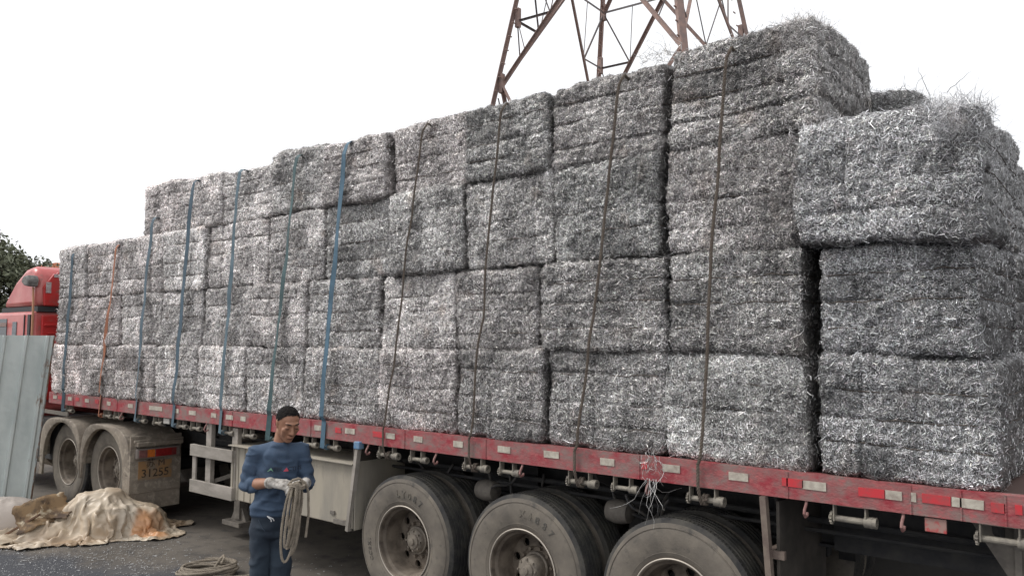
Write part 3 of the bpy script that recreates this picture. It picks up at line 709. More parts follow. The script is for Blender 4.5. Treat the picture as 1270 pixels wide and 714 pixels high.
def make_bale(seed, L=.93, Wd=1.10, Ht=.655, tuft=None, dens=1.0, rugged=1.0):
    rg = np.random.default_rng(seed)
    V, Fc, N, Id = box_surface(L, Wd, Ht, .017, .048)
    big = fbm(V*2.6+seed*9.1, seed, 3); mid_ = fbm(V*9+seed*3.3, seed+5, 3); fine = vnoise(V*38, seed+9); ff = vnoise(V*75, seed+19)
    disp = .028*big*rugged+.018*mid_+.011*fine+.008*ff
    zg = np.array([-.165, 0.0, .165])+rg.normal(0, .012, 3)
    side = np.maximum(np.abs(N[:, 0]), np.abs(N[:, 1]))**3
    gd = rg.uniform(.35, 1.2, 3); grv = np.zeros(len(V))
    for z, g in zip(zg, gd):
        zz = z+.012*vnoise(np.stack([V[:, 0]*3, V[:, 1]*3, V[:, 0]*0+z*9], 1), seed+3)
        brk = np.clip(.75+.6*vnoise(V*[4, 4, 1]+z*7, seed+31), 0, 1.2)
        gz = np.exp(-((V[:, 2]-zz)/.0085)**2); disp -= side*.026*g*brk*gz; grv = np.maximum(grv, gz*side*brk*g)
    for ax in (0, 1):
        other = 1-ax
        for u in np.array([-.22, .06, .27])*(1 if ax == 0 else 1.15)+rg.normal(0, .02, 3):
            w = np.abs(N[:, 1-ax])**3
            disp -= w*rg.uniform(.010, .026)*np.exp(-((V[:, ax]-u-.015*vnoise(V*[1, 1, 4]+u*5, seed+8))/.009)**2)
    # bulging cushions between the wires and squeezed edges
    disp += .0*side*np.cos(2*math.pi*V[:, 2]/.165)*-1
    V = V+N*disp[:, None]
    V[:, 0] += .018*vnoise(V*[0, 1.5, 1.5], seed+40); V[:, 2] += .012*vnoise(V*[1.7, 1.5, 0], seed+41)
    # ---- strands
    tri = V[Fc]; cen = tri.mean(1); nrm = np.cross(tri[:, 2]-tri[:, 0], tri[:, 3]-tri[:, 1]); area = np.linalg.norm(nrm, axis=1)/2
    nrm = nrm/(2*area[:, None]+1e-12)
    sm = (N[Fc].mean(1)); sm /= np.linalg.norm(sm, axis=1)[:, None]
    nrm = np.where((nrm*sm).sum(1)[:, None] < 0, -nrm, nrm); nrm = nrm*.5+sm*.5; nrm /= np.linalg.norm(nrm, axis=1)[:, None]
    dd = np.array([{(1, -1): 1.0, (1, 1): 1.0, (0, 1): .20, (0, -1): .2, (2, 1): .75, (2, -1): .3}[i] for i in Id])  # fewer bright shreds on the x ends, putting shade into those faces
    n = int(7500*dens*4.6*.62)
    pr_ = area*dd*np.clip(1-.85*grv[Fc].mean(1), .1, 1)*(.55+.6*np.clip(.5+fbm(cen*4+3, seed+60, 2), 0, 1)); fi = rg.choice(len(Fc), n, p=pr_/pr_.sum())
    uv = rg.uniform(-.5, .5, (n, 2)); t4 = tri[fi]
    P = cen[fi]+(t4[:, 1]-t4[:, 0])*uv[:, :1]+(t4[:, 3]-t4[:, 0])*uv[:, 1:]
    Nn = nrm[fi]
    dr = rg.normal(size=(n, 3)); dr[:, 2] *= .8
    # neighbouring shreds lie in loosely combed bundles
    flow = np.stack([vnoise(P*5+7, seed+50), vnoise(P*5+17, seed+51), vnoise(P*5+27, seed+52)], 1)
    dr = dr*.9+flow*1.1
    T = dr-Nn*(dr*Nn).sum(1)[:, None]; T /= np.linalg.norm(T, axis=1)[:, None]+1e-9
    B = np.cross(Nn, T)
    Ls = np.exp(rg.normal(math.log(.021), .5, n)); wd = rg.uniform(.0011, .0032, n)*(1+.5*(rg.uniform(size=n) < .08))
    lift = rg.uniform(-.004, .009, n); curve = rg.normal(0, 13, n); bow = rg.uniform(-1, 1, n)*.18
    stick = rg.uniform(size=n) < .035
    edge = (np.abs(N[Fc].mean(1)[fi]).max(1) < .93)
    stick |= edge & (rg.uniform(size=n) < .12)
    out = np.where(stick, rg.uniform(.1, .8, n), rg.uniform(-.06, .06, n))
    Ls = np.where(stick, Ls*1.35, Ls)
    if tuft:
        for (c_, rad, cnt, ln) in tuft:
            k = cnt; idx = rg.choice(len(Fc), 4000, p=pr_/pr_.sum())
            dist = np.linalg.norm(cen[idx]-np.array(c_), axis=1); idx = idx[dist < rad]
            if len(idx) == 0: continue
            idx = rg.choice(idx, k)
            P = np.concatenate([P, cen[idx]+rg.normal(0, .02, (k, 3))]); Nn = np.concatenate([Nn, nrm[idx]])
            d3 = rg.normal(size=(k, 3))+np.array([0, -.3, .5])+nrm[idx]*.8; d3 /= np.linalg.norm(d3, axis=1)[:, None]
            T = np.concatenate([T, d3]); bb_ = np.cross(d3, rg.normal(size=(k, 3))); bb_ /= np.linalg.norm(bb_, axis=1)[:, None]; B = np.concatenate([B, bb_])
            Ls = np.concatenate([Ls, np.exp(rg.normal(math.log(ln), .4, k))]); wd = np.concatenate([wd, rg.uniform(.001, .0028, k)])
            lift = np.concatenate([lift, rg.uniform(0, .05, k)*rg.uniform(0, 1, k)]); curve = np.concatenate([curve, rg.normal(0, 8, k)]); bow = np.concatenate([bow, rg.normal(0, .3, k)]); out = np.concatenate([out, rg.uniform(-.1, .5, k)])
        n = len(P)
    K = 4; s = np.linspace(-.5, .5, K)[None, :, None]
    Lc = Ls[:, None, None]
    Q = P[:, None, :]+Nn[:, None, :]*(lift[:, None, None]+(bow[:, None, None]*(.25-s*s)*Lc)+out[:, None, None]*(s+.5)*Lc)+T[:, None, :]*s*Lc+B[:, None, :]*(curve[:, None, None]*(s*Lc)**2)
    ang = rg.normal(0, .7, n)[:, None, None]+rg.normal(0, .5, n)[:, None, None]*s*2
    Wv = (B[:, None, :]*np.cos(ang)+Nn[:, None, :]*np.sin(ang))*wd[:, None, None]*.5*np.array([.5, 1, 1, .4])[None, :, None]
    SV = np.stack([Q-Wv, Q+Wv], 2).reshape(-1, 3)
    base = np.arange(n)[:, None]*(2*K)+len(V)
    fs = np.concatenate([np.stack([base[:, 0]+2*i, base[:, 0]+2*i+1, base[:, 0]+2*i+3, base[:, 0]+2*i+2], 1) for i in range(K-1)])
    tone = np.clip(np.exp(rg.normal(math.log(.50), .55, n)), .05, .95)
    bright = rg.uniform(size=n) < .16; tone = np.where(bright, rg.uniform(.8, 1.0, n), tone)
    # colour of the packed body: darker than most shreds, varied by noise
    bt = .15+.05*fbm(V*14, seed+70, 2)+.05*vnoise(V*60, seed+71)
    bt = np.clip(bt, .025, .4)
    pu = np.sort(rg.uniform(-.3, .3, 2)+np.array([-.08, .08])); pad = rg.uniform(.62, 1.32, (5, 4, 3))
    def padtone(p):
        iz = np.searchsorted(zg, p[:, 2]+.01*vnoise(p*20, seed+5)); ix = np.searchsorted(pu, p[:, 0]+.015*vnoise(p*14, seed+6))
        return pad[iz, ix, (p[:, 1] > 0).astype(int)]
    tone = np.clip(tone*padtone(P), .04, 1.0)
    # ---- short chips: one small face each, tilted every way
    nc = int(21000*dens*4.6*.62); fi = rg.choice(len(Fc), nc, p=pr_/pr_.sum()); uv = rg.uniform(-.5, .5, (nc, 2)); t4 = tri[fi]
    Pc = cen[fi]+(t4[:, 1]-t4[:, 0])*uv[:, :1]+(t4[:, 3]-t4[:, 0])*uv[:, 1:]; Nc = nrm[fi]
    Tc = rg.normal(size=(nc, 3)); Tc -= Nc*((Tc*Nc).sum(1)*.85)[:, None]; Tc /= np.linalg.norm(Tc, axis=1)[:, None]
    Bc = np.cross(Nc, Tc)+rg.normal(0, .5, (nc, 3)); Bc /= np.linalg.norm(Bc, axis=1)[:, None]
    Lq = np.exp(rg.normal(math.log(.0065), .45, nc))[:, None]; wq = rg.uniform(.0008, .0022, nc)[:, None]; Pc = Pc+Nc*rg.uniform(.0, .008, nc)[:, None]
    CV = np.stack([Pc-Tc*Lq-Bc*wq*.5, Pc+Tc*Lq-Bc*wq, Pc+Tc*Lq+Bc*wq*.6, Pc-Tc*Lq+Bc*wq], 1).reshape(-1, 3)
    tc_ = np.clip(np.exp(rg.normal(math.log(.46), .80, nc)), .02, 1.0)
    blotch = 1+.35*fbm(Pc*6+11, seed+80, 2); tc_ = np.clip(tc_*blotch*padtone(Pc), .02, 1)
    allV = np.concatenate([V, SV, CV]); allF = np.concatenate([Fc, fs, np.arange(4*nc).reshape(-1, 4)+len(V)+len(SV)])
    me = bpy.data.meshes.new('metal_bale')
    me.vertices.add(len(allV)); me.vertices.foreach_set('co', allV.astype(np.float32).ravel())
    me.loops.add(allF.size); me.loops.foreach_set('vertex_index', allF.astype(np.int32).ravel())
    me.polygons.add(len(allF)); me.polygons.foreach_set('loop_start', np.arange(0, allF.size, 4, dtype=np.int32)); me.polygons.foreach_set('loop_total', np.full(len(allF), 4, np.int32))
    me.update(calc_edges=True)
    hue = np.stack([1+rg.normal(0, .02, n)+.01, np.ones(n), 1+rg.normal(0, .02, n)], 1)
    cc = np.ones((len(allV), 4), np.float32); cc[:len(V), :3] = bt[:, None]*np.array([1.0, .97, .95])
    cc[len(V):len(V)+len(SV), :3] = np.repeat(tone[:, None]*hue, 2*K, 0)
    cc[len(V)+len(SV):, :3] = np.repeat(tc_[:, None]*(1+rg.normal(0, .035, (nc, 3))+np.array([.015, 0, -.015])), 4, 0)
    ca = me.color_attributes.new('Col', 'FLOAT_COLOR', 'POINT'); ca.data.foreach_set('color', cc.ravel())
    me.materials.append(M_swarf)
    # wires: four loops round the bale, running along x and round the ends, lying in the grooves
    wires = []
    for z in zg:
        t = MB(); pts = []
        hl, hw = L/2-.006, Wd/2-.004
        for (u, v) in [(x, -hw) for x in np.linspace(-hl+.05, hl-.05, 12)]+[(hl-.01, -hw+.04)]+[(hl, y) for y in np.linspace(-hw+.1, hw-.1, 8)]+[(hl-.01, hw-.04)]+[(x, hw) for x in np.linspace(hl-.05, -hl+.05, 12)]+[(-hl, y) for y in np.linspace(hw-.1, -hw+.1, 6)]+[(-hl+.01, -hw+.04)]:
            pts.append((u+rg.normal(0, .003), v+rg.normal(0, .003), z+rg.normal(0, .005)))
        pts.append(pts[0]); t.tube(pts, .0030, 4, cap=False)
        w = t.mesh('binding_wire'); w.materials.append(M_wire); wires.append(w)
    return me, wires

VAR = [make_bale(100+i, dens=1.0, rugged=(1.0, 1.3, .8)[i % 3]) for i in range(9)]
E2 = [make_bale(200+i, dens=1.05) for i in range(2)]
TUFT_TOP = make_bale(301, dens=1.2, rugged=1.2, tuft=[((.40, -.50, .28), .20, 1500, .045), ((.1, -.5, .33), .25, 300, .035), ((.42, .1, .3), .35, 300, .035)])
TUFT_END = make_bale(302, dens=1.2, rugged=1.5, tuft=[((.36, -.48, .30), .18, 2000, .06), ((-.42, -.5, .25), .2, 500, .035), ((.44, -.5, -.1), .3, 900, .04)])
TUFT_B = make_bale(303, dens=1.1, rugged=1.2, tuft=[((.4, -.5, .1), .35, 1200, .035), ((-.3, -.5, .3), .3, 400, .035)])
zl = [1.47, 2.128, 2.752, 3.434, 4.01]
cols = {
 1: [-11.97, -11.0, -10.05, -9.07, -8.13, -7.22, -6.28, -5.22, -4.30, -3.45, -2.50, -1.585],
 2: [-11.88, -10.95, -9.98, -9.0, -8.10, -7.19, -6.25, -5.24, -4.34, -3.50, -2.47, -1.60],
 3: [-11.85, -10.98, -9.99, -8.98, -8.08, -6.95, -6.03, -5.13, -4.24, -3.37, -2.49, -1.60],
 4: [-9.58, -8.66, -7.81, -6.91, -6.02, -5.12, -4.25, -3.39, -2.47, -1.50]}
last = {1: (-1.535, -.65), 2: (-1.515, -.70), 3: (-1.585, -.655)}
lname = {1: 'bottom layer', 2: 'second layer up', 3: 'third layer up', 4: 'top layer'}
ordn = ['first', 'second', 'third', 'fourth', 'fifth', 'sixth', 'seventh', 'eighth', 'ninth', 'tenth', 'eleventh', 'twelfth']
rb = random.Random(5)
GRP = 'shredded metal bales stacked on the trailer'
def place_bale(var, x0, x1, y0, y1, z0, z1, label, look=None, color=(1, 1, 1), tilt=0, flip=None):
    me, wires = var
    o = bpy.data.objects.new('metal_bale', me); COL.objects.link(o)
    sx, sy, sz = (x1-x0-.006)/.93, (y1-y0)/1.10, (z1-z0+.002)/.655
    o.location = ((x0+x1)/2, (y0+y1)/2, (z0+z1)/2); o.scale = (sx, sy, sz)
    fx, fz = flip if flip else (rb.random() < .5, rb.random() < .5)
    e = Euler((math.pi if fx else 0, R(tilt)+rb.uniform(-.012, .012), (math.pi if fz else 0)+rb.uniform(-.012, .012)))
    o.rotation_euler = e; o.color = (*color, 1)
    for w in wires:
        c = bpy.data.objects.new('binding_wire', w); COL.objects.link(c); c.parent = o
    tag(o, label, 'metal bale', GRP)
    return o
for lay in (1, 2, 3, 4):
    C_ = cols[lay]; nb = len(C_)-1
    for i in range(nb):
        x0, x1 = C_[i]+rb.uniform(-.0, .02), C_[i+1]-rb.uniform(-.008, .016); xm = (x0+x1)/2
        z0, z1 = zl[lay-1], zl[lay]
        if lay == 4: z1 += rb.uniform(-.035, .035)+{0: .0, nb-1: .05, nb-2: .04}.get(i, 0)
        w = min(1, max(0, (-xm-3.0)/6.0))          # distance haze put into the bale colour: paler, pinker towards the cab
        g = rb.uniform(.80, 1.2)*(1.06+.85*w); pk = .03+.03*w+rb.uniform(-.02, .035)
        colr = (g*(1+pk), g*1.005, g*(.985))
        if i < nb/2: lab = f'shredded metal bale, {lname[lay]}, {ordn[i]} from the cab end'
        else:
            k = nb-i if lay == 4 else nb-i+1
            lab = f'shredded metal bale, {lname[lay]}, {ordn[k-1]} from the rear end'
        look = 'pale pinkish' if w > .6 else ('dull grey' if w > .15 else 'dark silvery')
        if i == nb-1 and lay == 4: lab = 'dark silvery shredded metal bale crowning the stack, a shaggy tuft on its upper rear corner'
        else: lab = look+' '+lab
        var = VAR[rb.randrange(len(VAR))]; fl = None
        if i == nb-1: var = TUFT_TOP if lay == 4 else (TUFT_B if lay in (1, 3) else E2[0]); fl = (False, False)
        dy = rb.uniform(-.03, .045)
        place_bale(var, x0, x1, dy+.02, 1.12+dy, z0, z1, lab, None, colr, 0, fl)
cd = (1.0, 1.0, 1.01)
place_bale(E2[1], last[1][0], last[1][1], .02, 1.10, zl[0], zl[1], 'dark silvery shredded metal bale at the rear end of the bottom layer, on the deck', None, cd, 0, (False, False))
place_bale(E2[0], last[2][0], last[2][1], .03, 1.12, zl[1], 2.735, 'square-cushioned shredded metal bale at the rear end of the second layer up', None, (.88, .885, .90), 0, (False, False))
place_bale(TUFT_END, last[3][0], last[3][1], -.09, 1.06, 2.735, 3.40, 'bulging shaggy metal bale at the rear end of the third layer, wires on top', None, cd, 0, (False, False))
# the inner row, seen only over the step at the rear and from the end
place_bale(TUFT_B, -2.2, -1.22, 1.18, 2.25, zl[3], 3.93, 'loose inner row metal bale peeping over the step beside the tallest bale', None, (1.05, 1.05, 1.05), 4, (False, False))
for lay, (a, b_) in {1: (-1.55, -.70), 2: (-1.53, -.68), 3: (-1.58, -.72)}.items():
    place_bale(VAR[lay], a, b_, 1.16, 2.28, zl[lay-1], zl[lay]-(.05 if lay == 3 else 0), f'inner row metal bale at the rear end of the {lname[lay]}', None, cd)
for i in range(4):
    a = -3.6+i*.95 if False else -2.5-i*.95
    place_bale(VAR[(i*2) % 9], a, a+.93, 1.16, 2.28, zl[3], zl[4], f'inner row metal bale, top layer, {ordn[i+1]} from rear', None, cd)
    place_bale(VAR[(i*2+1) % 9], a, a+.93, 1.16, 2.28, zl[2], zl[3], f'inner row metal bale, third layer, {ordn[i+1]} from its rear end', None, cd)

# wire sprigs above the last bale and shreds dangling over the rail
def strand_tangle(name, anchors, label, cat, seed, matl, r=.0015):
    rg = np.random.default_rng(seed); t = MB()
    for (p, d, L, w) in anchors:
        p = np.array(p, float); d = np.array(d, float); pts = [p]; n = 6
        for k in range(n):
            d = d+rg.normal(0, w, 3); d /= np.linalg.norm(d); pts.append(pts[-1]+d*L/n)
        t.tube(pts, [r*(1-.1*k) for k in range(n+1)], 4)
    o = t.build(name, matl); tag(o, label, cat); return o
M_shred = mat('bright_metal_shred', (.75, .74, .72), .35, .5, (.4, .38, .36), 30)
rg = np.random.default_rng(4); A = []
for i in range(30):
    x = -2.56+rg.normal(0, .035); top = rg.uniform(1.40, 1.56)
    A.append(((x, -.035+rg.uniform(-.02, .01), top), (rg.normal(0, .3), -.05, -1), rg.uniform(.06, .2), .45))
for i in range(14):
    x = -2.56+rg.normal(0, .03)
    A.append(((x, -.04, 1.34), (rg.normal(0, .25), -.02, -1), rg.uniform(.12, .34), .3))
A.append(((-2.47, -.03, 1.42), (.12, -.1, -1), .2, .2))
strand_tangle('shred_tangle', A, 'bright metal shreds dangling over the red rail in front of the rearmost wheel', 'metal shreds', 3, M_shred, .0016)
A = []
for i in range(6): A.append(((-.95+rg.normal(0, .08), .05, 3.50), (rg.normal(0, .4), -.1, 1), rg.uniform(.1, .22), .35))
strand_tangle('wire_sprig', A, 'thin springy wires sticking up into the sky from the rearmost third-layer bale', 'loose wire', 8, mat('dark_wire', (.18, .18, .18), .5, .5), .0022)
A = []
for i in range(60):
    A.append(((-2.47+rg.normal(0, .10), -.02+rg.normal(0, .05), 4.02+rg.uniform(-.02, .03)), (rg.normal(0, .7), -.1, .8), rg.uniform(.08, .2), .55))
strand_tangle('shred_tangle', A, 'frizzy metal shreds standing up on the top layer in front of the pylon leg', 'metal shreds', 9, M_shred, .0018)

# ------------------------------------------------------------------ straps and ropes
def strap(xt, zt, xb, color, label, width=.05, top_y=1.25, seed=0, wav=.004, vis_top=None, yoff=-.033):
    rg = np.random.default_rng(seed); n = 60; P = []
    zs = np.linspace(zt, 1.235, n)
    V = []; Fs = []
    # run across the top first
    zt -= .05; path = [(xt, y, zt-.045) for y in np.linspace(top_y, .16, 8)]
    path += [(xt, .06, zt-.025), (xt, .0, zt-.022), (xt, -.028, zt-.055)]
    for z in zs[4:]:
        u = (zt-z)/(zt-1.235); x = xt+(xb-xt)*u+.012*math.sin(u*5+seed)*math.sin(u*math.pi)
        y = yoff+wav*math.sin(z*9+seed)+.006*float(vnoise(np.array([[z*6, seed, 0]]))[0]) if z > 1.5 else -.014-(.0 if z > 1.32 else 0)
        path.append((x, y, z))
    path.append((xb, .02, 1.222)); path = np.array(path); m_ = len(path)
    tw = np.array([float(vnoise(np.array([[p[2]*2.2, seed*3.1, 4]]))[0])*.35 for p in path])
    t = MB(); vs = []
    for i, p in enumerate(path):
        tg = path[min(i+1, m_-1)]-path[max(i-1, 0)]; tg /= np.linalg.norm(tg)
        a = np.array([1., 0, 0]); a = a-tg*a.dot(tg); a /= np.linalg.norm(a); nn = np.cross(a, tg)
        a2 = a*math.cos(tw[i])+nn*math.sin(tw[i]); n2 = np.cross(a2, tg)
        for sx, sn in ((-1, -1), (1, -1), (1, 1), (-1, 1)): vs.append(p+a2*sx*width/2+n2*sn*.0014)
    fs = [(i*4+k, i*4+(k+1) % 4, (i+1)*4+(k+1) % 4, (i+1)*4+k) for i in range(m_-1) for k in range(4)]
    t.add(vs, fs)
    M = mat('strap_'+label.split()[0], color, .75, 0, tuple(c*.62 for c in color), 9, (.35, .65), .3, 150, stretch=(1, 1, .6))
    o = t.build('cargo_strap', M); tag(o, label, 'cargo strap', 'webbing straps lashed over the bales')
    # stitched eye / tail wound on the winch
    w = MB(); w.lathe([(.017, -width/2), (.026, -width/2), (.028, 0), (.026, width/2), (.017, width/2)], (xb, .035, 1.242), 'x', 16); w.build('wound_end', M, o, smooth=True)
    return o
strap(-11.33, 3.44, -11.50, (.085, .13, .165), 'dark slate-blue strap nearest the cab, over the low front bales', seed=1, width=.055)
strap(-10.06, 3.45, -10.42, (.38, .15, .08), 'orange strap over the low front bales, second from the cab', seed=2, width=.055)
strap(-9.16, 3.70, -9.46, (.125, .18, .22), 'blue strap just behind the orange one, where the stack steps up', seed=3, width=.055, top_y=.6)
strap(-8.26, 4.03, -8.58, (.09, .14, .18), 'grimy grey-blue strap partly twisted, fourth from the cab', seed=4, width=.055)
strap(-7.35, 4.03, -7.61, (.12, .18, .215), 'thin blue strap, fifth from the cab, coming down left of the white guard boards', seed=5, width=.055)
strap(-6.37, 4.04, -6.76, (.075, .13, .135), 'teal green strap that passes behind the man\'s head', seed=6, width=.055)
strap(-5.63, 4.05, -5.91, (.09, .17, .235), 'bright blue strap, the cleanest and rearmost of the webbing straps', seed=7, width=.055, yoff=-.05)

def rope_tube(mb, pts, r=.0115, pitch=.06, n=5, per=None):
    # three-strand laid rope along a polyline
    P = np.array(pts, float); seg = np.linalg.norm(np.diff(P, axis=0), axis=1); s = np.concatenate([[0], np.cumsum(seg)]); L = s[-1]
    m_ = max(8, int(L/(pitch/6))); ss = np.linspace(0, L, m_)
    Q = np.stack([np.interp(ss, s, P[:, i]) for i in range(3)], 1)
    T = np.gradient(Q, axis=0); T /= np.linalg.norm(T, axis=1)[:, None]+1e-9
    ref = np.cross(T[0], [.3, .2, 1]); ref /= np.linalg.norm(ref); U = []
    for i in range(m_):
        ref = ref-T[i]*ref.dot(T[i]); ref /= np.linalg.norm(ref); U.append(ref.copy())
    U = np.array(U); Vv = np.cross(T, U)
    for k in range(3):
        a = 2*math.pi*(ss/pitch)+k*2*math.pi/3
        C = Q+(U*np.cos(a)[:, None]+Vv*np.sin(a)[:, None])*r*.52
        mb.tube([tuple(c) for c in C], r*.56, n)
M_rope = mat('dirty_brown_rope', (.11, .085, .068), .9, 0, (.15, .125, .10), 30, (.4, .65))
M_rope2 = mat('beige_laid_rope', (.30, .255, .20), .9, 0, (.19, .16, .125), 25, (.4, .65))
def tie_rope(xt, zt, xb, label, seed=0, r=.012):
    t = MB(); n = 26; pts = [(xt, y, zt-.12) for y in (1.2, .9, .6, .3, .14)]+[(xt, .05, zt-.09), (xt, .0, zt-.075), (xt, -.03, zt-.11)]
    for z in np.linspace(zt-.15, 1.5, n):
        u = (zt-z)/(zt-1.24); nx = float(vnoise(np.array([[z*2.5, seed, 1]]))[0])
        pts.append((xt+(xb-xt)*u+.018*nx*math.sin(u*math.pi), -.040+.012*float(vnoise(np.array([[z*5, seed, 2]]))[0]), z))
    pts += [(xb, -.022, 1.46), (xb, -.022, 1.32)]
    a0 = math.pi
    for k in range(15):
        a = math.pi+k*2*math.pi/7; pts.append((xb+k*.0028, .035+.030*math.cos(a), 1.242+.030*math.sin(a)))
    rope_tube(t, pts, r)
    o = t.build('lashing_rope', M_rope, smooth=True); tag(o, label, 'rope', 'laid ropes lashed over the rear bales')
tie_rope(-4.63, 4.05, -5.09, 'thin dark brown rope, foremost of the four lashing ropes, just behind the bright blue strap', 1, .0085)
tie_rope(-3.79, 4.06, -4.12, 'brown rope coming down to the winch above the first trailer wheel', 2, .009)
tie_rope(-2.76, 4.06, -3.15, 'brown rope coming down between the second and third trailer wheels', 3, .0105)
tie_rope(-2.0, 4.07, -2.24, 'rearmost thick brown rope, ending at the winch over the third trailer wheel', 4, .0105)

# ------------------------------------------------------------------ leaning corrugated sheet
def local(o, ang):
    c, s = math.cos(ang), math.sin(ang)
    return lambda u, v, w: (o[0]+u*c-v*s, o[1]+u*s+v*c, o[2]+w)
fen = empty('metal_sheet_hoarding', (-11.4, -.8, 0))
tag(fen, 'pale blue-grey ribbed steel sheet with rust spots leaning at the left, hiding the cab door', 'metal sheet')
M_sheet = mat('pale_blue_sheet_paint', (.57, .61, .585), .68, 0, (.42, .465, .45), 4, (.4, .65), .12, 30, stretch=(1, 1, .4), col3=(.20, .11, .065), scale3=5, con3=(.60, .66))
fa = math.atan2(.94, .34)    # panel's width runs along this heading, its face towards the road side
LF = local((-11.27, -.46, -.03), fa)
prof = []; u = 0
while u > -1.5:
    prof += [(u, 0), (u-.035, 0), (u-.05, .028), (u-.075, .028), (u-.09, 0), (u-.235, 0)]; u -= .235
t = MB(); Hh = 2.27; lean = .085; nz = 26
rows = []
for i in range(nz+1):
    z = Hh*i/nz
    rows.append([LF(uu+z*lean, -dd+.015*math.sin(uu*3+z*1.6)-.03*z+.004*math.sin(z*11+uu*17), z*(1-.0)-uu*0.13*(-1)*0) for uu, dd in prof])
W_ = len(prof); o0 = 0
for back in (0, .004):
    o0 = len(t.v)
    for r_ in rows: t.v += [(x-.94*back, y+.34*back, z) for x, y, z in r_]
    for i in range(nz):
        for k in range(W_-1): t.f.append((o0+i*W_+k, o0+i*W_+k+1, o0+(i+1)*W_+k+1, o0+(i+1)*W_+k)); t.m.append(0)
t.build('ribbed_sheet', M_sheet, fen)
t = MB()
for zz in (.25, 1.2, 2.15):
    t.beam(LF(.02+zz*lean, .05-.03*zz, zz), LF(-1.4+zz*lean, .05-.03*zz, zz), .04, .05)
t.beam(LF(.0, .03, 0), LF(Hh*lean, .03-.03*Hh, Hh), .03, .03)
t.build('sheet_frame', mat('rusty_sheet_frame', (.2, .12, .08), .8, 0, (.3, .33, .33), 8, (.45, .6)), fen)
t = MB()
t.beam(LF(-.1, .1, 1.9), LF(-.1, .9, 0), .05); t.build('prop_stay', M_dirtysteel, fen)

# ------------------------------------------------------------------ heap of plastic tarpaulin, sack and cardboard
def heap(name, cen, ang, hfun, rfun, n_t, n_r, matl, label, cat, colf=None, thick=.004):
    LF = local(cen, ang); V = []; Cc = []
    for i in range(n_r+1):
        for k in range(n_t):
            th = 2*math.pi*k/n_t; rr = (i/n_r); u, v = rfun(th); u *= rr; v *= rr
            z, du, dv = hfun(u, v, th, rr); V.append(LF(u+du, v+dv, z)); Cc.append(colf(u, v, th, rr, z) if colf else (1, 1, 1))
    fs = [(i*n_t+k, i*n_t+(k+1) % n_t, (i+1)*n_t+(k+1) % n_t, (i+1)*n_t+k) for i in range(n_r) for k in range(n_t)]
    me = bpy.data.meshes.new(name); base = Vector(cen)
    me.from_pydata([Vector(v)-base for v in V], [], fs)
    bm = bmesh.new(); bm.from_mesh(me); bmesh.ops.recalc_face_normals(bm, faces=bm.faces); bm.to_mesh(me); bm.free()
    ca = me.color_attributes.new('Col', 'FLOAT_COLOR', 'POINT'); ca.data.foreach_set('color', np.array([(*c, 1) for c in Cc], np.float32).ravel())
    me.materials.append(matl); me.shade_smooth()
    o = bpy.data.objects.new(name, me); COL.objects.link(o); o.location = base
    s = o.modifiers.new('thickness', 'SOLIDIFY'); s.thickness = thick; s.offset = 0
    tag(o, label, cat); return o
def sstep(a, b, x): t_ = min(1, max(0, (x-a)/(b-a))); return t_*t_*(3-2*t_)
def n1(x, y, z, s):
    i, j, k = math.floor(x), math.floor(y), math.floor(z); f = (x-i, y-j, z-k); f = [q*q*(3-2*q) for q in f]; r = 0.
    for a in (0, 1):
        wa = f[0] if a else 1-f[0]
        for b in (0, 1):
            wb = wa*(f[1] if b else 1-f[1])
            for c in (0, 1):
                n = ((i+a)*374761393+(j+b)*668265263+(k+c)*2147483647+s*974634777) & 0xffffffff
                n = ((n ^ (n >> 13))*1274126177) & 0xffffffff; n ^= n >> 16
                r += wb*(f[2] if c else 1-f[2])*((n & 0xffff)/32767.5-1)
    return r
def ridg(x, y, z, s): return 1-abs(n1(x, y, z, s))*2
def tarp_r(th):
    c, s = math.cos(th), math.sin(th)
    ru = .74 if c > 0 else 1.15
    ru += .10*math.sin(th*5+1)+.06*math.sin(th*11)
    rv = .70+.06*math.sin(th*7+2)+.04*math.sin(th*13)
    return ru*c, rv*s
def tarp_h(u, v, th, rr):
    # folds fan out from the summit
    pk = max(0, 1-rr)
    a = th+.25*n1(u*2, v*2, 0, 5)
    base = .475*math.exp(-(abs(u+.06)/.46)**2.6-(abs(v-.02)/.44)**2.4)+.17*math.exp(-((u-.55)/.32)**2-((v+.02)/.34)**2)+.10*math.exp(-((u+.55)/.35)**2-((v-.1)/.30)**2)
    base *= (1-rr**5)
    fan = (.5-n1(a*2.3, rr*.8, 3, 21)**2*1.6)*.13*sstep(.15, .7, rr)*(1-sstep(.8, 1, rr))+(ridg(a*5.5, rr*1.2, 5, 22)**2-.4)*.022*sstep(.3, .8, rr)
    cr = (ridg(u*2.6+v, v*2.6, 1, 23)**5)*.06+(ridg(u*5, v*5+u*3, 2, 24)**7)*.035+(ridg(u*10+v*4, v*10, 2, 26)**7)*.018+n1(u*22, v*22, 0, 25)*.004
    z = base+(fan+cr)*(.35+min(1, base*4)*.9)
    z += .02+.035*max(0, math.sin(th*9+n1(th*3, 0, 0, 9)*3))*sstep(.85, 1, rr)
    if rr > .9: z = max(.008, z*.9)
    du = .045*n1(u*5, v*5, 3, 30)+.02*n1(u*12, v*12, 3, 31); dv = .045*n1(u*5, v*5, 6, 32)+.02*n1(u*12, v*12, 6, 33)
    return max(.008, z), du, dv
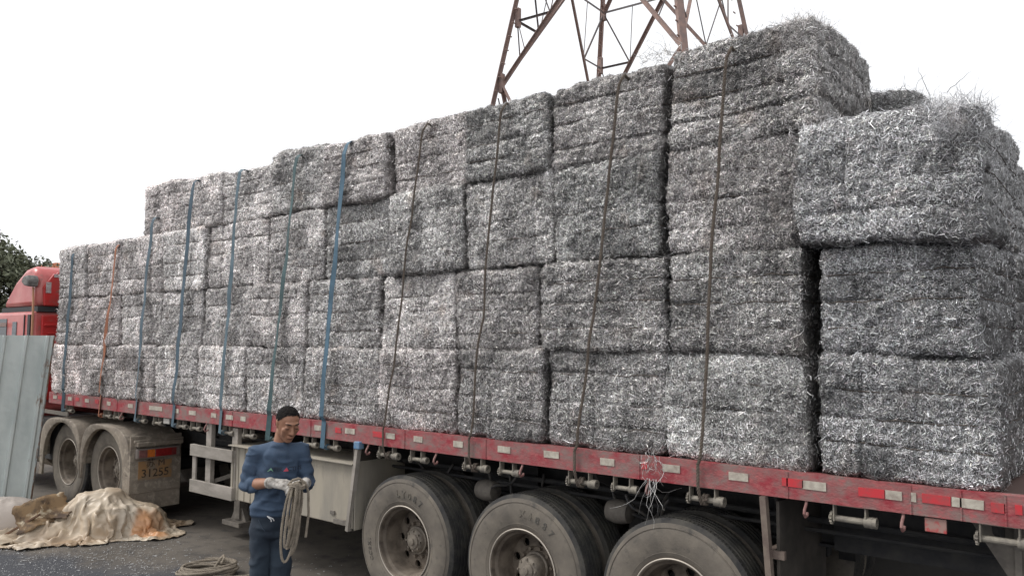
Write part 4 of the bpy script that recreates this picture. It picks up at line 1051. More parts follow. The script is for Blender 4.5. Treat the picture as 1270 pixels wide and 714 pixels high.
def tarp_c(u, v, th, rr, z):
    k = .5+.5*n1(u*3, v*3, 8, 41); c1 = np.array([.47, .365, .255]); c2 = np.array([.60, .51, .395]); c3 = np.array([.29, .195, .115])
    c = c1*(1-k)+c2*k
    d = sstep(.2, .7, n1(u*5+3, v*5, 2, 42)); c = c*(1-d*.75)+c3*d*.75; e = sstep(.15, .5, n1(u*9+3, v*9, 7, 43)); c = c*(1-.22*e)
    wq = math.exp(-((u-.28)/.16)**2)*sstep(.3, -.2, v); c = c*(1-.6*wq)+np.array([.60, .53, .43])*.6*wq
    st = math.exp(-((u-.50-.1*n1(u*6, v*6, 0, 45))/.17)**2-((v+.32)/.20)**2); st = sstep(.25, .7, st+.25*n1(u*8, v*8, 1, 44)); c = c*(1-.85*st)+np.array([.55, .27, .12])*.85*st
    return tuple(c)
M_tarp = mat('tan_plastic_sheet', (.6, .5, .4), .42, vcol='Col', bump=.25, bscale=35)
HA = math.atan2(.915, .403)


def drape():
    """let a real sheet fall over the mound with Blender's cloth solver and keep the settled shape"""
    LF = local((-9.42, -.38, 0), HA); obst = []
    def solid(shapes):
        bm = bmesh.new()
        for c, r in shapes:
            v = bmesh.ops.create_icosphere(bm, subdivisions=3, radius=1)['verts']
            for q in v: k_ = 1+.22*n1(q.co.x*1.8+c[0]*9, q.co.y*1.8, q.co.z*1.8, 6); q.co = Vector((q.co.x*r[0]*k_+c[0], q.co.y*r[1]*k_+c[1], q.co.z*r[2]*k_+c[2]))
        me = bpy.data.meshes.new('tmp'); bm.to_mesh(me); bm.free(); o = bpy.data.objects.new('tmp', me); COL.objects.link(o)
        m_ = o.modifiers.new('c', 'COLLISION'); o.collision.thickness_outer = .012; o.collision.cloth_friction = 30; obst.append(o)
    solid([((0.0, .06, .17), (.30, .26, .33))]); solid([((.33, .02, .08), (.32, .24, .20))]); solid([((-.40, .05, .05), (.36, .26, .19))]); solid([((.12, -.16, .1), (.2, .16, .22))])
    me = bpy.data.meshes.new('tmp'); me.from_pydata([(-3, -3, 0), (3, -3, 0), (3, 3, 0), (-3, 3, 0)], [], [(0, 1, 2, 3)]); g = bpy.data.objects.new('tmp', me); COL.objects.link(g)
    g.modifiers.new('c', 'COLLISION'); g.collision.thickness_outer = .012; g.collision.cloth_friction = 40; obst.append(g)
    nx, ny = 120, 92; V = []
    for i in range(nx+1):
        for j in range(ny+1):
            u, v = i/nx*2-1, j/ny*2-1; ru = math.sqrt(1-.32*v*v); rv = math.sqrt(1-.32*u*u)
            x = u*ru*(.78 if u > 0 else .90)+.05*math.sin(v*5); y = v*rv*.54+.04*math.sin(u*6)
            V.append((x, y, .62+.07*n1(x*4, y*4, 0, 3)+.07*n1(x*9, y*9, 2, 4)+.03*n1(x*20, y*20, 4, 5)))
    fs = [(i*(ny+1)+j, (i+1)*(ny+1)+j, (i+1)*(ny+1)+j+1, i*(ny+1)+j+1) for i in range(nx) for j in range(ny)]
    me = bpy.data.meshes.new('tarpaulin_heap'); me.from_pydata(V, [], fs); o = bpy.data.objects.new('tarpaulin_heap', me); COL.objects.link(o)
    cm = o.modifiers.new('cloth', 'CLOTH'); st = cm.settings; st.quality = 6; st.mass = .12; st.tension_stiffness = 12; st.compression_stiffness = 12; st.shear_stiffness = 4; st.bending_stiffness = .02
    st.shrink_min = -.34; st.air_damping = 1.5; cm.collision_settings.distance_min = .006; cm.collision_settings.use_self_collision = False; cm.collision_settings.collision_quality = 2
    cm.point_cache.frame_end = 60; S.frame_start = 1; S.frame_end = 60
    for fr in range(1, 46): S.frame_set(fr)
    dg = bpy.context.evaluated_depsgraph_get(); m2 = bpy.data.meshes.new_from_object(o.evaluated_get(dg)); o.modifiers.clear(); o.data = m2; m2.name = 'tarpaulin_heap'
    for q in obst: bpy.data.objects.remove(q)
    S.frame_set(1)
    n = len(m2.vertices); co = np.empty(n*3); m2.vertices.foreach_get('co', co); co = co.reshape(-1, 3); cc = np.ones((n, 4), np.float32)
    for i in range(n): cc[i, :3] = tarp_c(co[i, 0], co[i, 1], 0, 0, co[i, 2])
    ca = m2.color_attributes.new('Col', 'FLOAT_COLOR', 'POINT'); ca.data.foreach_set('color', cc.ravel())
    no_ = np.array([v.normal[:] for v in m2.vertices])
    def rv_(f, sd, p): return (1-np.abs(vnoise(co*f+3, sd)))**p
    co = co+no_*((rv_(5, 90, 4)-.3)*.028+(rv_(10, 91, 4)-.3)*.011+(rv_(21, 92, 3)-.3)*.004)[:, None]; co[:, 2] = np.maximum(co[:, 2], .006)
    W_ = np.array([LF(*c) for c in co]); base = np.array((-9.42, -.38, 0)); m2.vertices.foreach_set('co', (W_-base).ravel()); m2.update()
    m2.materials.append(M_tarp); m2.shade_smooth(); o.location = tuple(base)
    sm = o.modifiers.new('smooth', 'SMOOTH'); sm.factor = .4; sm.iterations = 1
    sd_ = o.modifiers.new('subd', 'SUBSURF'); sd_.levels = sd_.render_levels = 1
    so_ = o.modifiers.new('thickness', 'SOLIDIFY'); so_.thickness = .003; so_.offset = 0
    tag(o, 'crumpled tan plastic tarpaulin heap with an orange stain beside the truck fender', 'tarpaulin')
drape()
def flat_r(th):
    return (1.35*math.cos(th)+.08*math.sin(5*th))*1.0, (.34+.05*math.sin(7*th))*math.sin(th)
def flat_h(u, v, th, rr):
    z = .02+(ridg(u*3, v*6, 0, 61)**2)*.07*(1-rr**4)+(ridg(u*8, v*12, 0, 62)**3)*.03
    return max(.006, z), .03*n1(u*6, v*6, 0, 63), .03*n1(u*6, v*6, 4, 64)
heap('tarpaulin_sheet', (-9.95, -1.22, 0), HA, flat_h, flat_r, 160, 40, M_tarp, 'flat rumpled dusty plastic sheet spread on the asphalt before the white sack', 'plastic sheet', lambda u, v, th, rr, z: tuple(np.array([.42, .34, .25])*(1+.2*n1(u*5, v*5, 0, 65))))
def sack_r(th): return .78*math.copysign(abs(math.cos(th))**.7, math.cos(th)), .36*math.copysign(abs(math.sin(th))**.7, math.sin(th))
def sack_h(u, v, th, rr):
    z = .34*(1-rr**2.6)**.6+.02*(ridg(u*4, v*5, 0, 71)**2)+.012*(ridg(u*10, v*10, 0, 72)**2)*(1-rr)+.008
    return z, .03*n1(u*4, v*4, 0, 73), .03*n1(u*4, v*4, 5, 74)
heap('woven_sack', (-10.56, -1.17, 0), HA+.12, sack_h, sack_r, 120, 50, mat('dusty_white_sack', (.6, .56, .52), .8, vcol='Col', bump=.3, bscale=60), 'bulging dusty white sack lying at the foot of the ribbed steel sheet', 'sack', lambda u, v, th, rr, z: tuple(np.array([.50, .44, .39])*(1+.12*n1(u*4, v*4, 0, 75))))
# torn cardboard
M_card = mat('torn_brown_cardboard', (.24, .155, .08), .85, 0, (.07, .045, .03), 5, (.42, .56), .3, 30, col3=(.50, .42, .30), scale3=9, con3=(.55, .65))
def card(loc, rot, dims, label, name, parent=None, curl=.06, seed=0):
    n, m_ = 16, 12; t = MB(); vs = []
    q = Euler(rot).to_matrix(); rg = random.Random(seed)
    for i in range(n+1):
        for j in range(m_+1):
            u = (i/n-.5)*dims[0]; v = (j/m_-.5)*dims[1]
            if j in (0, m_): v += rg.uniform(-.015, .015)
            if i in (0, n): u += rg.uniform(-.02, .02)
            z = curl*math.sin(u/dims[0]*3+seed)+.025*n1(u*8, v*8, 0, seed)+curl*(v/dims[1])**2
            vs.append(q @ Vector((u, v, z))+Vector(loc))
    t.add(vs, [(i*(m_+1)+j, (i+1)*(m_+1)+j, (i+1)*(m_+1)+j+1, i*(m_+1)+j+1) for i in range(n) for j in range(m_)])
    o = t.build(name, M_card, parent, smooth=True)
    s = o.modifiers.new('thickness', 'SOLIDIFY'); s.thickness = .006
    return o
card((-9.66, -.90, .27), (R(52), R(-18), R(70)), (.50, .34), '', 'torn_cardboard', seed=2)
c1 = bpy.data.objects['torn_cardboard']; tag(c1, 'torn brown cardboard flap propped between the white sack and the tarpaulin heap', 'cardboard')
c2 = card((-9.55, -.80, .33), (R(35), R(22), R(60)), (.30, .22), '', 'torn_cardboard', seed=5); tag(c2, 'smaller dark crumpled cardboard piece on top of the torn flap', 'cardboard')
c3 = card((-10.35, -1.62, .20), (R(60), R(8), R(60)), (.30, .24), '', 'torn_cardboard', seed=9); tag(c3, 'dark cardboard scrap at the left picture edge against the white sack', 'cardboard')
t = MB(); t.beam((-9.92, -1.18, .05), (-9.52, -.98, .30), .035, .02)
tag(t.build('wood_batten', mat('old_brown_wood', (.22, .12, .07), .8, 0, (.12, .07, .045), 12), bevel=.003), 'thin brown wooden batten slanting out of the torn cardboard', 'batten')

# ------------------------------------------------------------------ swarf scattered on the ground
rg = np.random.default_rng(21); n = 14000
cx = rg.uniform(-11.5, -3.2, n); cy = rg.normal(-1.15, .75, n); cl = vnoise(np.stack([cx*1.3, cy*1.8, cx*0], 1), 88)
keep = (rg.uniform(size=n) < np.clip(.45+cl, .05, 1)) & (cy < 1.5); cx, cy = cx[keep], cy[keep]; n = len(cx)
a = rg.uniform(0, math.pi, n); L = np.exp(rg.normal(math.log(.006), .6, n)); w = rg.uniform(.0008, .003, n); zz = rg.uniform(.004, .012, n)
dx, dy = np.cos(a)*L, np.sin(a)*L; ex, ey = -np.sin(a)*w, np.cos(a)*w
V = np.stack([np.stack([cx-dx-ex, cy-dy-ey, zz], 1), np.stack([cx+dx-ex, cy+dy-ey, zz+rg.uniform(-.002, .01, n)], 1), np.stack([cx+dx+ex, cy+dy+ey, zz+.002], 1), np.stack([cx-dx+ex, cy-dy+ey, zz+.001], 1)], 1).reshape(-1, 3)
me = bpy.data.meshes.new('metal_flakes'); me.from_pydata(V.tolist(), [], np.arange(4*n).reshape(-1, 4).tolist()); me.materials.append(mat('flake_metal', (.42, .42, .42), .5, .2))
o = bpy.data.objects.new('metal_flakes', me); COL.objects.link(o); tag(o, 'tiny bright metal flakes littering the asphalt', 'metal flakes', None, 'stuff')

# rope coil on the ground
def coil_pts(c, seed, loops, ru, rv, ang, z0=.014, rise=.006):
    rg = np.random.default_rng(seed); pts = []
    for k in range(int(loops*20)):
        a = k*2*math.pi/20; w = 1+.16*n1(k*.06, seed, 0, 3)
        x = ru*w*math.cos(a)+.05*n1(k*.05, 1, seed, 4); y = rv*w*math.sin(a)+.05*n1(k*.05, 2, seed, 5)
        z = z0+rise*(k/20)+.012*abs(n1(k*.18, 3, seed, 6))*(1+k/60)
        pts.append((c[0]+x*math.cos(ang)-y*math.sin(ang), c[1]+x*math.sin(ang)+y*math.cos(ang), z))
    return pts
t = MB(); P = coil_pts((-6.98, -.48), 2, 8.3, .24, .15, HA, rise=.011); rope_tube(t, P, .0125, .06)
P2 = [(-6.95, -.35, .10), (-6.98, -.30, .14), (-7.02, -.28, .16), (-7.0, -.33, .13), (-6.9, -.45, .09), (-6.8, -.5, .05), (-6.75, -.35, .02), (-6.62, -.1, .014), (-6.55, .02, .014)]
rope_tube(t, P2, .0125, .06)
tag(t.build('rope_coil', M_rope2, smooth=True), 'beige rope coiled loosely on the asphalt at the man\'s feet', 'rope')
# ------------------------------------------------------------------ the man
def ico(sub=3):
    bm = bmesh.new(); bmesh.ops.create_icosphere(bm, subdivisions=sub, radius=1); v = np.array([x.co[:] for x in bm.verts]); bm.free(); return v
ICO = ico(3)
def hull(bm, sets):
    vs = [bm.verts.new(tuple(p)) for p in np.concatenate(sets)]
    r = bmesh.ops.convex_hull(bm, input=vs)
    junk = list({g for g in r['geom_interior'] if isinstance(g, bmesh.types.BMVert)} | {g for g in r['geom_unused'] if isinstance(g, bmesh.types.BMVert)})
    bmesh.ops.delete(bm, geom=junk, context='VERTS')
def ell(c, r, rot=None):
    r = (r, r, r) if not hasattr(r, '__len__') else r
    v = ICO*np.array(r)
    if rot is not None: v = v @ np.array(Euler(rot).to_matrix()).T
    return v+np.array(c)
def blob(name, shapes, voxel, smooth, matl, parent=None, cuts=(), post=None, keep=None):
    """shapes: list of lists of (centre, radii[, rot]); every list is the hull of its ellipsoids; all are fused into one skin"""
    bm = bmesh.new()
    for sh in shapes: hull(bm, [ell(*e) for e in sh])
    me = bpy.data.meshes.new('tmp'); bm.to_mesh(me); bm.free()
    o = bpy.data.objects.new('tmp', me); COL.objects.link(o)
    r = o.modifiers.new('r', 'REMESH'); r.mode = 'VOXEL'; r.voxel_size = voxel
    s = o.modifiers.new('s', 'SMOOTH'); s.factor = .5; s.iterations = smooth
    dg = bpy.context.evaluated_depsgraph_get(); m2 = bpy.data.meshes.new_from_object(o.evaluated_get(dg))
    bpy.data.objects.remove(o)
    if post:
        co = np.empty(len(m2.vertices)*3); m2.vertices.foreach_get('co', co); no = np.array([v.normal[:] for v in m2.vertices])
        co = post(co.reshape(-1, 3), no); m2.vertices.foreach_set('co', co.ravel()); m2.update()
    if cuts:
        bm = bmesh.new(); bm.from_mesh(m2)
        for (p, n) in cuts:
            bmesh.ops.bisect_plane(bm, geom=bm.verts[:]+bm.edges[:]+bm.faces[:], plane_co=p, plane_no=n, clear_outer=True)
        bm.to_mesh(m2); bm.free()
    if keep:
        bm = bmesh.new(); bm.from_mesh(m2); bmesh.ops.delete(bm, geom=[v for v in bm.verts if not keep(v.co)], context='VERTS'); bm.to_mesh(m2); bm.free()
    m2.materials.clear(); m2.materials.append(matl); m2.shade_smooth(); m2.name = name
    ob = bpy.data.objects.new(name, m2); COL.objects.link(ob)
    if parent: ob.parent = parent
    return ob
M_skin = mat('tanned_skin', (.36, .185, .115), .5, 0, (.30, .14, .085), 14, (.4, .65))
M_hair = mat('cropped_black_hair', (.008, .007, .007), .9, 0, (.018, .015, .013), 60, (.45, .65), .8, 160, spec=.2)
M_sweat = mat('blue_sweatshirt', (.042, .070, .118), .85, 0, (.055, .088, .142), 5, (.4, .62), .3, 260, col3=(.026, .042, .07), scale3=7, con3=(.54, .70))
M_jean = mat('dark_denim', (.010, .017, .030), .85, 0, (.026, .040, .058), 5, (.4, .66), .3, 300)
M_glove = mat('dirty_white_glove', (.50, .47, .43), .9, 0, (.20, .18, .16), 24, (.46, .62), .4, 200)
man = empty('person', (0, 0, 0))
TH = R(55.3+2)

hx, hz = .045, 1.585
HR = Euler((R(27), 0, R(20)))          # head bowed and turned to his left
HM = np.array(HR.to_matrix())
def hp(p): return tuple(HM @ np.array(p)+np.array([hx, -.055, hz]))
def hs_(items): return [(hp(c), r, HR) for c, r in items]
head = [
 hs_([((0, .012, .030), (.074, .090, .082)), ((0, -.01, -.01), (.068, .075, .07))]),
 hs_([((0, -.02, -.02), (.064, .064, .05)), ((0, -.058, -.092), (.030, .026, .020)), ((.045, -.005, -.06), (.016, .03, .02)), ((-.045, -.005, -.06), (.016, .03, .02))]),
 hs_([((.036, -.062, -.008), (.026, .018, .018)), ((.03, -.05, -.045), (.025, .022, .026))]), hs_([((-.036, -.062, -.008), (.026, .018, .018)), ((-.03, -.05, -.045), (.025, .022, .026))]),
 hs_([((0, -.080, .022), (.010, .012, .010)), ((0, -.106, -.020), (.012, .011, .010))]), hs_([((.012, -.092, -.024), (.009, .010, .008)), ((-.012, -.092, -.024), (.009, .010, .008))]),
 hs_([((-.034, -.072, .040), (.016, .012, .008)), ((.034, -.072, .040), (.016, .012, .008)), ((0, -.080, .040), (.01, .010, .010))]),
 hs_([((-.018, -.086, -.052), (.008, .007, .004)), ((.018, -.086, -.052), (.008, .007, .004)), ((0, -.096, -.050), (.008, .006, .005))]),
 hs_([((-.014, -.086, -.062), (.008, .007, .005)), ((.014, -.086, -.062), (.008, .007, .005)), ((0, -.093, -.062), (.008, .006, .005))]),
 hs_([((.031, -.074, .016), (.015, .012, .010))]), hs_([((-.031, -.074, .016), (.015, .012, .010))]),
 hs_([((.074, .008, .018), (.007, .018, .020)), ((.070, .004, -.018), (.006, .010, .012))]), hs_([((-.074, .008, .018), (.007, .018, .020)), ((-.070, .004, -.018), (.006, .010, .012))]),
]
sh_r, el_r, wr_r = (-.158, .02, 1.385), (-.205, .075, 1.165), (-.050, -.190, 1.215)
sh_l, el_l, wr_l = (.148, .02, 1.385), (.186, .03, 1.165), (.162, -.200, 1.205)
def limb(a, b, ra, rb_): return [(a, ra), (b, rb_)]
def mixp(a, b, t_): return tuple(np.array(a)*(1-t_)+np.array(b)*t_)
body = head+[
 [((0.005, .02, 1.40), (.06, .055, .05)), (hp((0, .035, -.055)), (.052, .052, .04))],
 [((0, .02, 1.36), (.115, .07, .05)), ((0, .02, 1.15), (.12, .085, .08))], [((0, .02, 1.15), (.11, .085, .08)), ((-.035, .015, .97), (.105, .08, .08))],
 [((-.035, .015, .97), (.105, .08, .06)), ((-.04, .02, .88), (.105, .08, .06))],
 limb(sh_r, mixp(sh_r, el_r, .5), .048, .043), limb(mixp(sh_r, el_r, .5), el_r, .043, .038), limb(el_r, mixp(el_r, wr_r, .3), .040, .042), limb(mixp(el_r, wr_r, .3), wr_r, .042, .027),
 limb(sh_l, mixp(sh_l, el_l, .5), .048, .043), limb(mixp(sh_l, el_l, .5), el_l, .043, .038), limb(el_l, mixp(el_l, wr_l, .3), .040, .042), limb(mixp(el_l, wr_l, .3), wr_l, .042, .027),
 limb((-.100, .02, .86), (-.11, .0, .50), .066, .048), limb((-.11, .0, .50), (-.125, .03, .10), .048, .038), limb((.020, .02, .86), (.025, -.03, .50), .066, .048), limb((.025, -.03, .50), (.04, -.01, .10), .048, .038),
]
# hands, five fingers each
def hand(W, d, back, side, curl, L=1.0, grow=0.0, seed=0):
    """W wrist, d pointing direction, back = normal on the back of the hand, side = direction of the thumb"""
    rg = random.Random(seed)
    W = np.array(W, float); d = np.array(d, float); d /= np.linalg.norm(d); back = np.array(back, float); back -= d*back.dot(d); back /= np.linalg.norm(back)
    s_ = np.cross(d, back); s_ = s_*(1 if s_.dot(np.array(side)) > 0 else -1)
    sh = []
    k0 = W+d*.018; 
    sh.append([(tuple(W), .024+grow), (tuple(W+d*.03+s_*.018), .015+grow), (tuple(W+d*.03-s_*.018), .015+grow)])
    kn = [W+d*.088*L+s_*.028, W+d*.092*L+s_*.010, W+d*.088*L-s_*.009, W+d*.080*L-s_*.026]
    sh.append([(tuple(W+d*.03+s_*.016), .015+grow), (tuple(W+d*.03-s_*.018), .015+grow)]+[(tuple(k), .0105+grow) for k in kn])
    for i, k in enumerate(kn):
        ln = (.040, .044, .041, .032)[i]*L; p = k; a = curl[0]+rg.uniform(-.12, .12)
        for j in range(3):
            dirv = d*math.cos(a)-back*math.sin(a)+s_*(.08*(1.5-i)*.4)
            q = p+dirv*ln*(1, .62, .5)[j]; sh.append([(tuple(p), (.0098, .0088, .0080)[j]+grow), (tuple(q), (.0088, .0080, .0070)[j]+grow)]); p = q; a += curl[j+1] if j < 2 else 0
    tb_ = W+d*.028+s_*.022-back*.006; dv = d*.62+s_*.55-back*.5; dv /= np.linalg.norm(dv); q = tb_+dv*.04; sh.append([(tuple(tb_), .0135+grow), (tuple(q), .0105+grow)])
    dv2 = d*.85+s_*.0-back*.6; dv2 /= np.linalg.norm(dv2); sh.append([(tuple(q), .0105+grow), (tuple(q+dv2*.03), .0085+grow)])
    return sh
hr = dict(W=wr_r, d=(.86, -.42, -.10), back=(-.15, -.62, .75), side=(.2, -.4, .6), curl=(.45, .75, .6), seed=1)
hl = dict(W=wr_l, d=(-.62, -.62, -.12), back=(.45, -.45, .75), side=(-.5, -.1, .8), curl=(.55, .8, .6), seed=2)
body += hand(**hr)+hand(**hl)
def hpost(co, no): return co
bd = blob('body', body, .0055, 3, M_skin, man)
# sweatshirt
def folds(co, no):
    f_ = fbm(co*[6, 6, 11], 77, 3)*.013+.012*(1-np.abs(vnoise(co*[9, 9, 20]+co[:, [2, 0, 1]]*[5, 0, 0], 78))*2)
    el = np.minimum(np.linalg.norm(co-np.array(el_r), axis=1), np.linalg.norm(co-np.array(el_l), axis=1)); f_ += .006*np.sin(co[:, 2]*90+co[:, 0]*60)*np.exp(-(el/.09)**2)
    hem = np.exp(-((co[:, 2]-.99)/.03)**2); f_ += hem*.004
    diag = .010*np.sin((co[:, 2]*1.0+np.abs(co[:, 0]-.0)*.9)*55)*np.exp(-((co[:, 2]-1.12)/.10)**2)*(np.abs(co[:, 0]) < .2)
    return co+no*np.maximum(f_+diag, -.003)[:, None]
slv = mixp(el_r, wr_r, .30); slv2 = mixp(el_l, wr_l, .62)
sw = [
 [((0, .015, 1.375), (.138, .092, .060)), ((-.015, .02, 1.17), (.138, .108, .08))], [((-.015, .02, 1.17), (.138, .108, .08)), ((-.03, .012, 1.02), (.142, .112, .075))],
 [((-.03, .012, 1.02), (.142, .112, .06)), ((-.032, .012, .985), (.142, .108, .02))],
 [((0.0, .022, 1.432), (.082, .070, .022)), ((0, .02, 1.36), (.14, .085, .05))], [((-.155, .02, 1.382), (.056, .060, .056)), ((-.02, .025, 1.418), (.07, .06, .036))], [((.146, .02, 1.382), (.056, .060, .056)), ((0.02, .025, 1.418), (.07, .06, .036))],
 limb(sh_r, mixp(sh_r, el_r, .5), .057, .056), limb(mixp(sh_r, el_r, .5), el_r, .056, .051), limb(el_r, slv, .051, .048),
 limb(sh_l, mixp(sh_l, el_l, .5), .057, .056), limb(mixp(sh_l, el_l, .5), el_l, .056, .051), limb(el_l, slv2, .051, .042),
]
sweat = blob('sweatshirt', sw, .007, 5, M_sweat, man, post=folds)
t = MB(); ring = []
for k in range(40):
    a = 2*math.pi*k/40; ring.append((.006+.066*math.cos(a), .008+.060*math.sin(a), 1.444+.014*math.sin(a)))
t.tube(ring+[ring[0]], .007, 6, cap=False)
cl = t.build('collar', M_sweat, sweat, smooth=True)
# printed lettering projected onto the chest
dg = bpy.context.evaluated_depsgraph_get(); tree = BVHTree.FromPolygons([v.co.copy() for v in sweat.data.vertices], [tuple(p.vertices) for p in sweat.data.polygons])
def chest(vx, vz):
    h = tree.ray_cast(Vector((vx, -1, vz)), Vector((0, 1, 0))); return (vx, (h[0].y if h[0] else -.1)-.0025, vz)
def print_txt(body_, cx, size, col, nm, zc=1.283, tri=None):
    mb = MB()
    if tri:
        n = 8; vs = []
        w = size*.9; hgt = size*.62
        for i in range(n+1):
            for s in (0, 1):
                u = i/n; x = cx+(u-.5)*w*(1 if s == 0 else 1); zt = (1-abs(u-.62)/.62) if u < .62 else (1-(u-.62)/.38)
                lo = zt*.45 if tri == 'a' else 0
                vs.append(chest(x, zc-hgt/2+hgt*(lo if s == 0 else zt)))
        mb.add(vs, [(2*i, 2*i+2, 2*i+3, 2*i+1) for i in range(n)])
    else:
        add_text(mb, body_, size, lambda v: chest(cx+v.x, zc+v.y), extrude=0, bold=.0006)
    o = mb.build(nm, col, sweat, fixn=False); return o
M_pgreen = mat('print_green', (.22, .42, .30), .7); M_pred = mat('print_red', (.42, .05, .08), .7); M_pnavy = mat('print_navy', (.016, .022, .04), .7)
print_txt('', -.062, .046, M_pgreen, 'print_mark', tri='a')
print_txt('TEK', -.012, .036, M_pnavy, 'print_lettering')
print_txt('', .040, .040, M_pred, 'print_mark', tri='b')
print_txt('CTNS', .098, .036, M_pnavy, 'print_lettering')
# trousers
def jf(co, no):
    f_ = fbm(co*[8, 8, 10], 91, 3)*.010+.008*(1-np.abs(vnoise(co*[11, 11, 16], 93))*2)+.006*np.sin(co[:, 2]*48+co[:, 0]*20)*(np.exp(-((co[:, 2]-.5)/.12)**2)+np.exp(-((co[:, 2]-.80)/.08)**2)*.6+np.exp(-((co[:, 2]-.12)/.08)**2))
    return co+no*f_[:, None]
jn = [[((-.035, .015, .97), (.134, .106, .05)), ((-.038, .015, .90), (.140, .112, .05))], [((-.035, .015, .985), (.132, .100, .03)), ((-.04, .02, .86), (.140, .112, .06))],
 limb((-.105, .02, .86), (-.112, -.003, .50), (.078, .098, .09), .062), limb((-.112, -.003, .50), (-.125, .03, .09), .062, .058), limb((.022, .02, .86), (.026, -.033, .50), (.078, .098, .09), .062), limb((.026, -.033, .50), (.04, -.01, .09), .062, .058)]
je = blob('jeans', jn, .007, 3, M_jean, man, cuts=[((0, 0, .045), (0, 0, -1))], post=jf)
t = MB(); t.tube([(-.075, -.115, .985), (-.05, -.128, .965), (-.047, -.13, .95)], .0035, 6); t.tube([(-.075, -.115, .985), (-.038, -.128, .97), (-.03, -.13, .955)], .0035, 6); t.build('drawstring', mat('white_cord', (.6, .6, .6), .8), je, smooth=True)
t = MB(); t.tube([(-.13, -.07, .955), (-.10, -.10, .90), (-.085, -.105, .885)], .003, 5); t.build('pocket_seam', mat('seam_thread', (.03, .045, .07), .8), je)
for s in (-1, 1):
    sx = -.125 if s < 0 else .04
    blob('shoe', [[((sx, .05, .045), (.038, .045, .045)), ((sx+.012*s, -.13, .032), (.042, .05, .030))]], .006, 3, mat('black_shoe', (.02, .02, .02), .6), man, cuts=[((0, 0, .0), (0, 0, -1))])
# gloves with knitted cuffs
for hh, nm in ((hr, 'glove'), (hl, 'glove')):
    W_ = np.array(hh['W']); d_ = np.array(hh['d']); el_ = np.array(el_r if hh is hr else el_l); ax = (W_-el_)/np.linalg.norm(W_-el_)
    g = blob('glove', hand(grow=.0035, **hh)+[[(tuple(W_-ax*.035), .034), (tuple(W_), .0315)]], .0035, 2, M_glove, man, cuts=[(tuple(W_-ax*.045), tuple(-ax))])
    mb = MB()
    for q in range(3):
        c_ = W_-ax*(.018+.010*q); u_ = np.cross(ax, [0, 0, 1]); u_ /= np.linalg.norm(u_); v_ = np.cross(ax, u_)
        pts = [tuple(c_+(u_*math.cos(a)+v_*math.sin(a))*.0345) for a in np.linspace(0, 2*math.pi, 25)]; mb.tube(pts, .003, 5, cap=False)
    mb.build('knit_cuff', M_glove, g, smooth=True)
# hair: cropped cap following the skull
def hairpost(co, no): return co+no*(.003*vnoise(co*140, 5))[:, None]
HMi = np.linalg.inv(HM)
def hairkeep(v):
    x, y, z = HMi @ (np.array(v[:])-np.array([hx, -.055, hz])); w = .004*n1(x*90, y*90, z*90, 7)
    return z+w > float(np.interp(y, [-.06, -.045, -.028, -.012, .0, .02, .035, .07], [.094, .088, .055, .035, .012, .008, -.035, -.06]))
hair = blob('hair', [hs_([((0, .013, .033), (.0775, .0930, .0845)), ((0, .015, -.005), (.0735, .080, .070))])], .003, 2, M_hair, man, post=hairpost, keep=hairkeep)
M_lid = mat('dark_lash', (.02, .014, .012), .7); M_brow = mat('black_brow', (.03, .02, .016), .8)
t = MB()
for s in (-1, 1):
    t.tube([hp((s*.045, -.077, .007)), hp((s*.038, -.0845, .0085)), hp((s*.030, -.0865, .009)), hp((s*.021, -.0835, .007))], [.0010, .0018, .0019, .0010], 6)
t.build('eyes', M_lid, man, smooth=True)
t = MB()
for s in (-1, 1):
    t.tube([hp((s*.050, -.068, .042)), hp((s*.040, -.0815, .047)), hp((s*.028, -.0865, .046)), hp((s*.014, -.089, .042))], [.0014, .0034, .0038, .0026], 6)
t.build('eyebrows', M_brow, man, smooth=True)
t = MB(); t.tube([hp((-.019, -.0885, -.0590)), hp((-.008, -.0985, -.0568)), hp((.008, -.0985, -.0568)), hp((.019, -.0885, -.0590))], [.001, .0016, .0016, .001], 6); t.build('mouth', mat('lip_line', (.14, .05, .04), .5), man, smooth=True)
t = MB()
for s in (-1, 1): t.lathe([(0, -.003), (.0035, 0), (0, .003)], hp((s*.008, -.103, -.031)), 'z', 8)
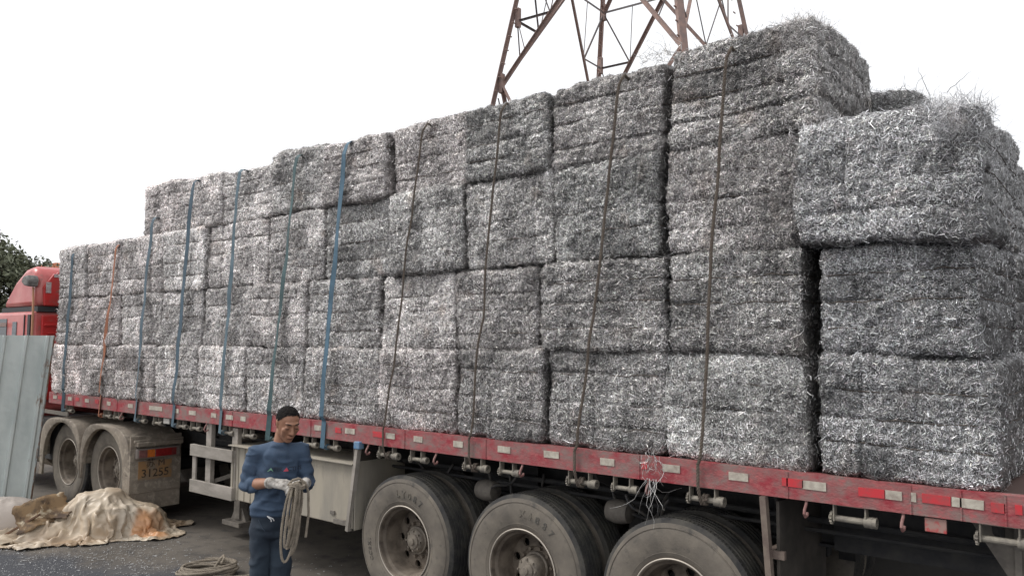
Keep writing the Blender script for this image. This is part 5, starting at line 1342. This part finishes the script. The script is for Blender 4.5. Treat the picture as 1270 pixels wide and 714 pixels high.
t.build('nostrils', mat('nostril_dark', (.06, .025, .02), .8), man)

# the rope he is coiling
t = MB(); rgp = np.random.default_rng(15)
hc = np.array((.105, -.280, 1.225))
for k in range(8):
    w1, w2 = rgp.uniform(-.06, .015), rgp.uniform(.0, .065); dep = rgp.uniform(.28, .42) if k else .46; off = rgp.uniform(-.02, .02)
    xs = w1*1.0-.02*(k % 3)
    p = []
    for a in np.linspace(0, 1, 30):
        an = a*2*math.pi
        # an elongated hanging loop: top over the hand, bottom free
        x = hc[0]+off+(w2 if math.sin(an) > 0 else -w1)*math.sin(an)*1.0+.03*(k/8-.5)*math.cos(an*.5)
        z = hc[2]-dep/2+dep/2*math.cos(an)
        y = hc[1]-.008*k+.035*math.sin(an*1.0+k)-.01
        x -= .05*(1-math.cos(an))/2*(.5+k*.1)
        p.append((x, y, z))
    p.append(p[0]); rope_tube(t, p, .0086, .045)
# wraps round the top of the hank, and a short tail
for k in range(2):
    p = [(hc[0]-.0+.045*math.cos(a), hc[1]-.03+.055*math.sin(a), hc[2]-.02+.012*k+.01*math.sin(a*2)) for a in np.linspace(0, 2*math.pi, 20)]; rope_tube(t, p, .0086, .045)
p = [tuple(hc+np.array((.045*math.sin(q*2*math.pi)-.05*(1-math.cos(q*2*math.pi))/2-.02, -.055, -.245+.245*math.cos(q*2*math.pi)))) for q in np.linspace(0, 1, 40)]; rope_tube(t, p, .0086, .045)
p = [tuple(hc+np.array(q)) for q in ((-.06, -.01, -.015), (-.03, -.02, .02), (.01, -.03, .03), (.05, -.03, .0), (.07, -.03, -.06), (.075, -.02, -.2), (.06, -.02, -.35))]; rope_tube(t, p, .0086, .045)
hank = t.build('held_rope', M_rope2, smooth=True); tag(hank, 'beige rope hank of hanging loops gathered in the man\'s gloved hands', 'rope')
for o in (man, hank):
    o.location = (-4.83, -1.2, 0); o.rotation_euler = (0, 0, TH); o.scale = (1.02,)*3
tag(man, 'man in blue sweatshirt and dark jeans looking down at the rope he coils', 'person')
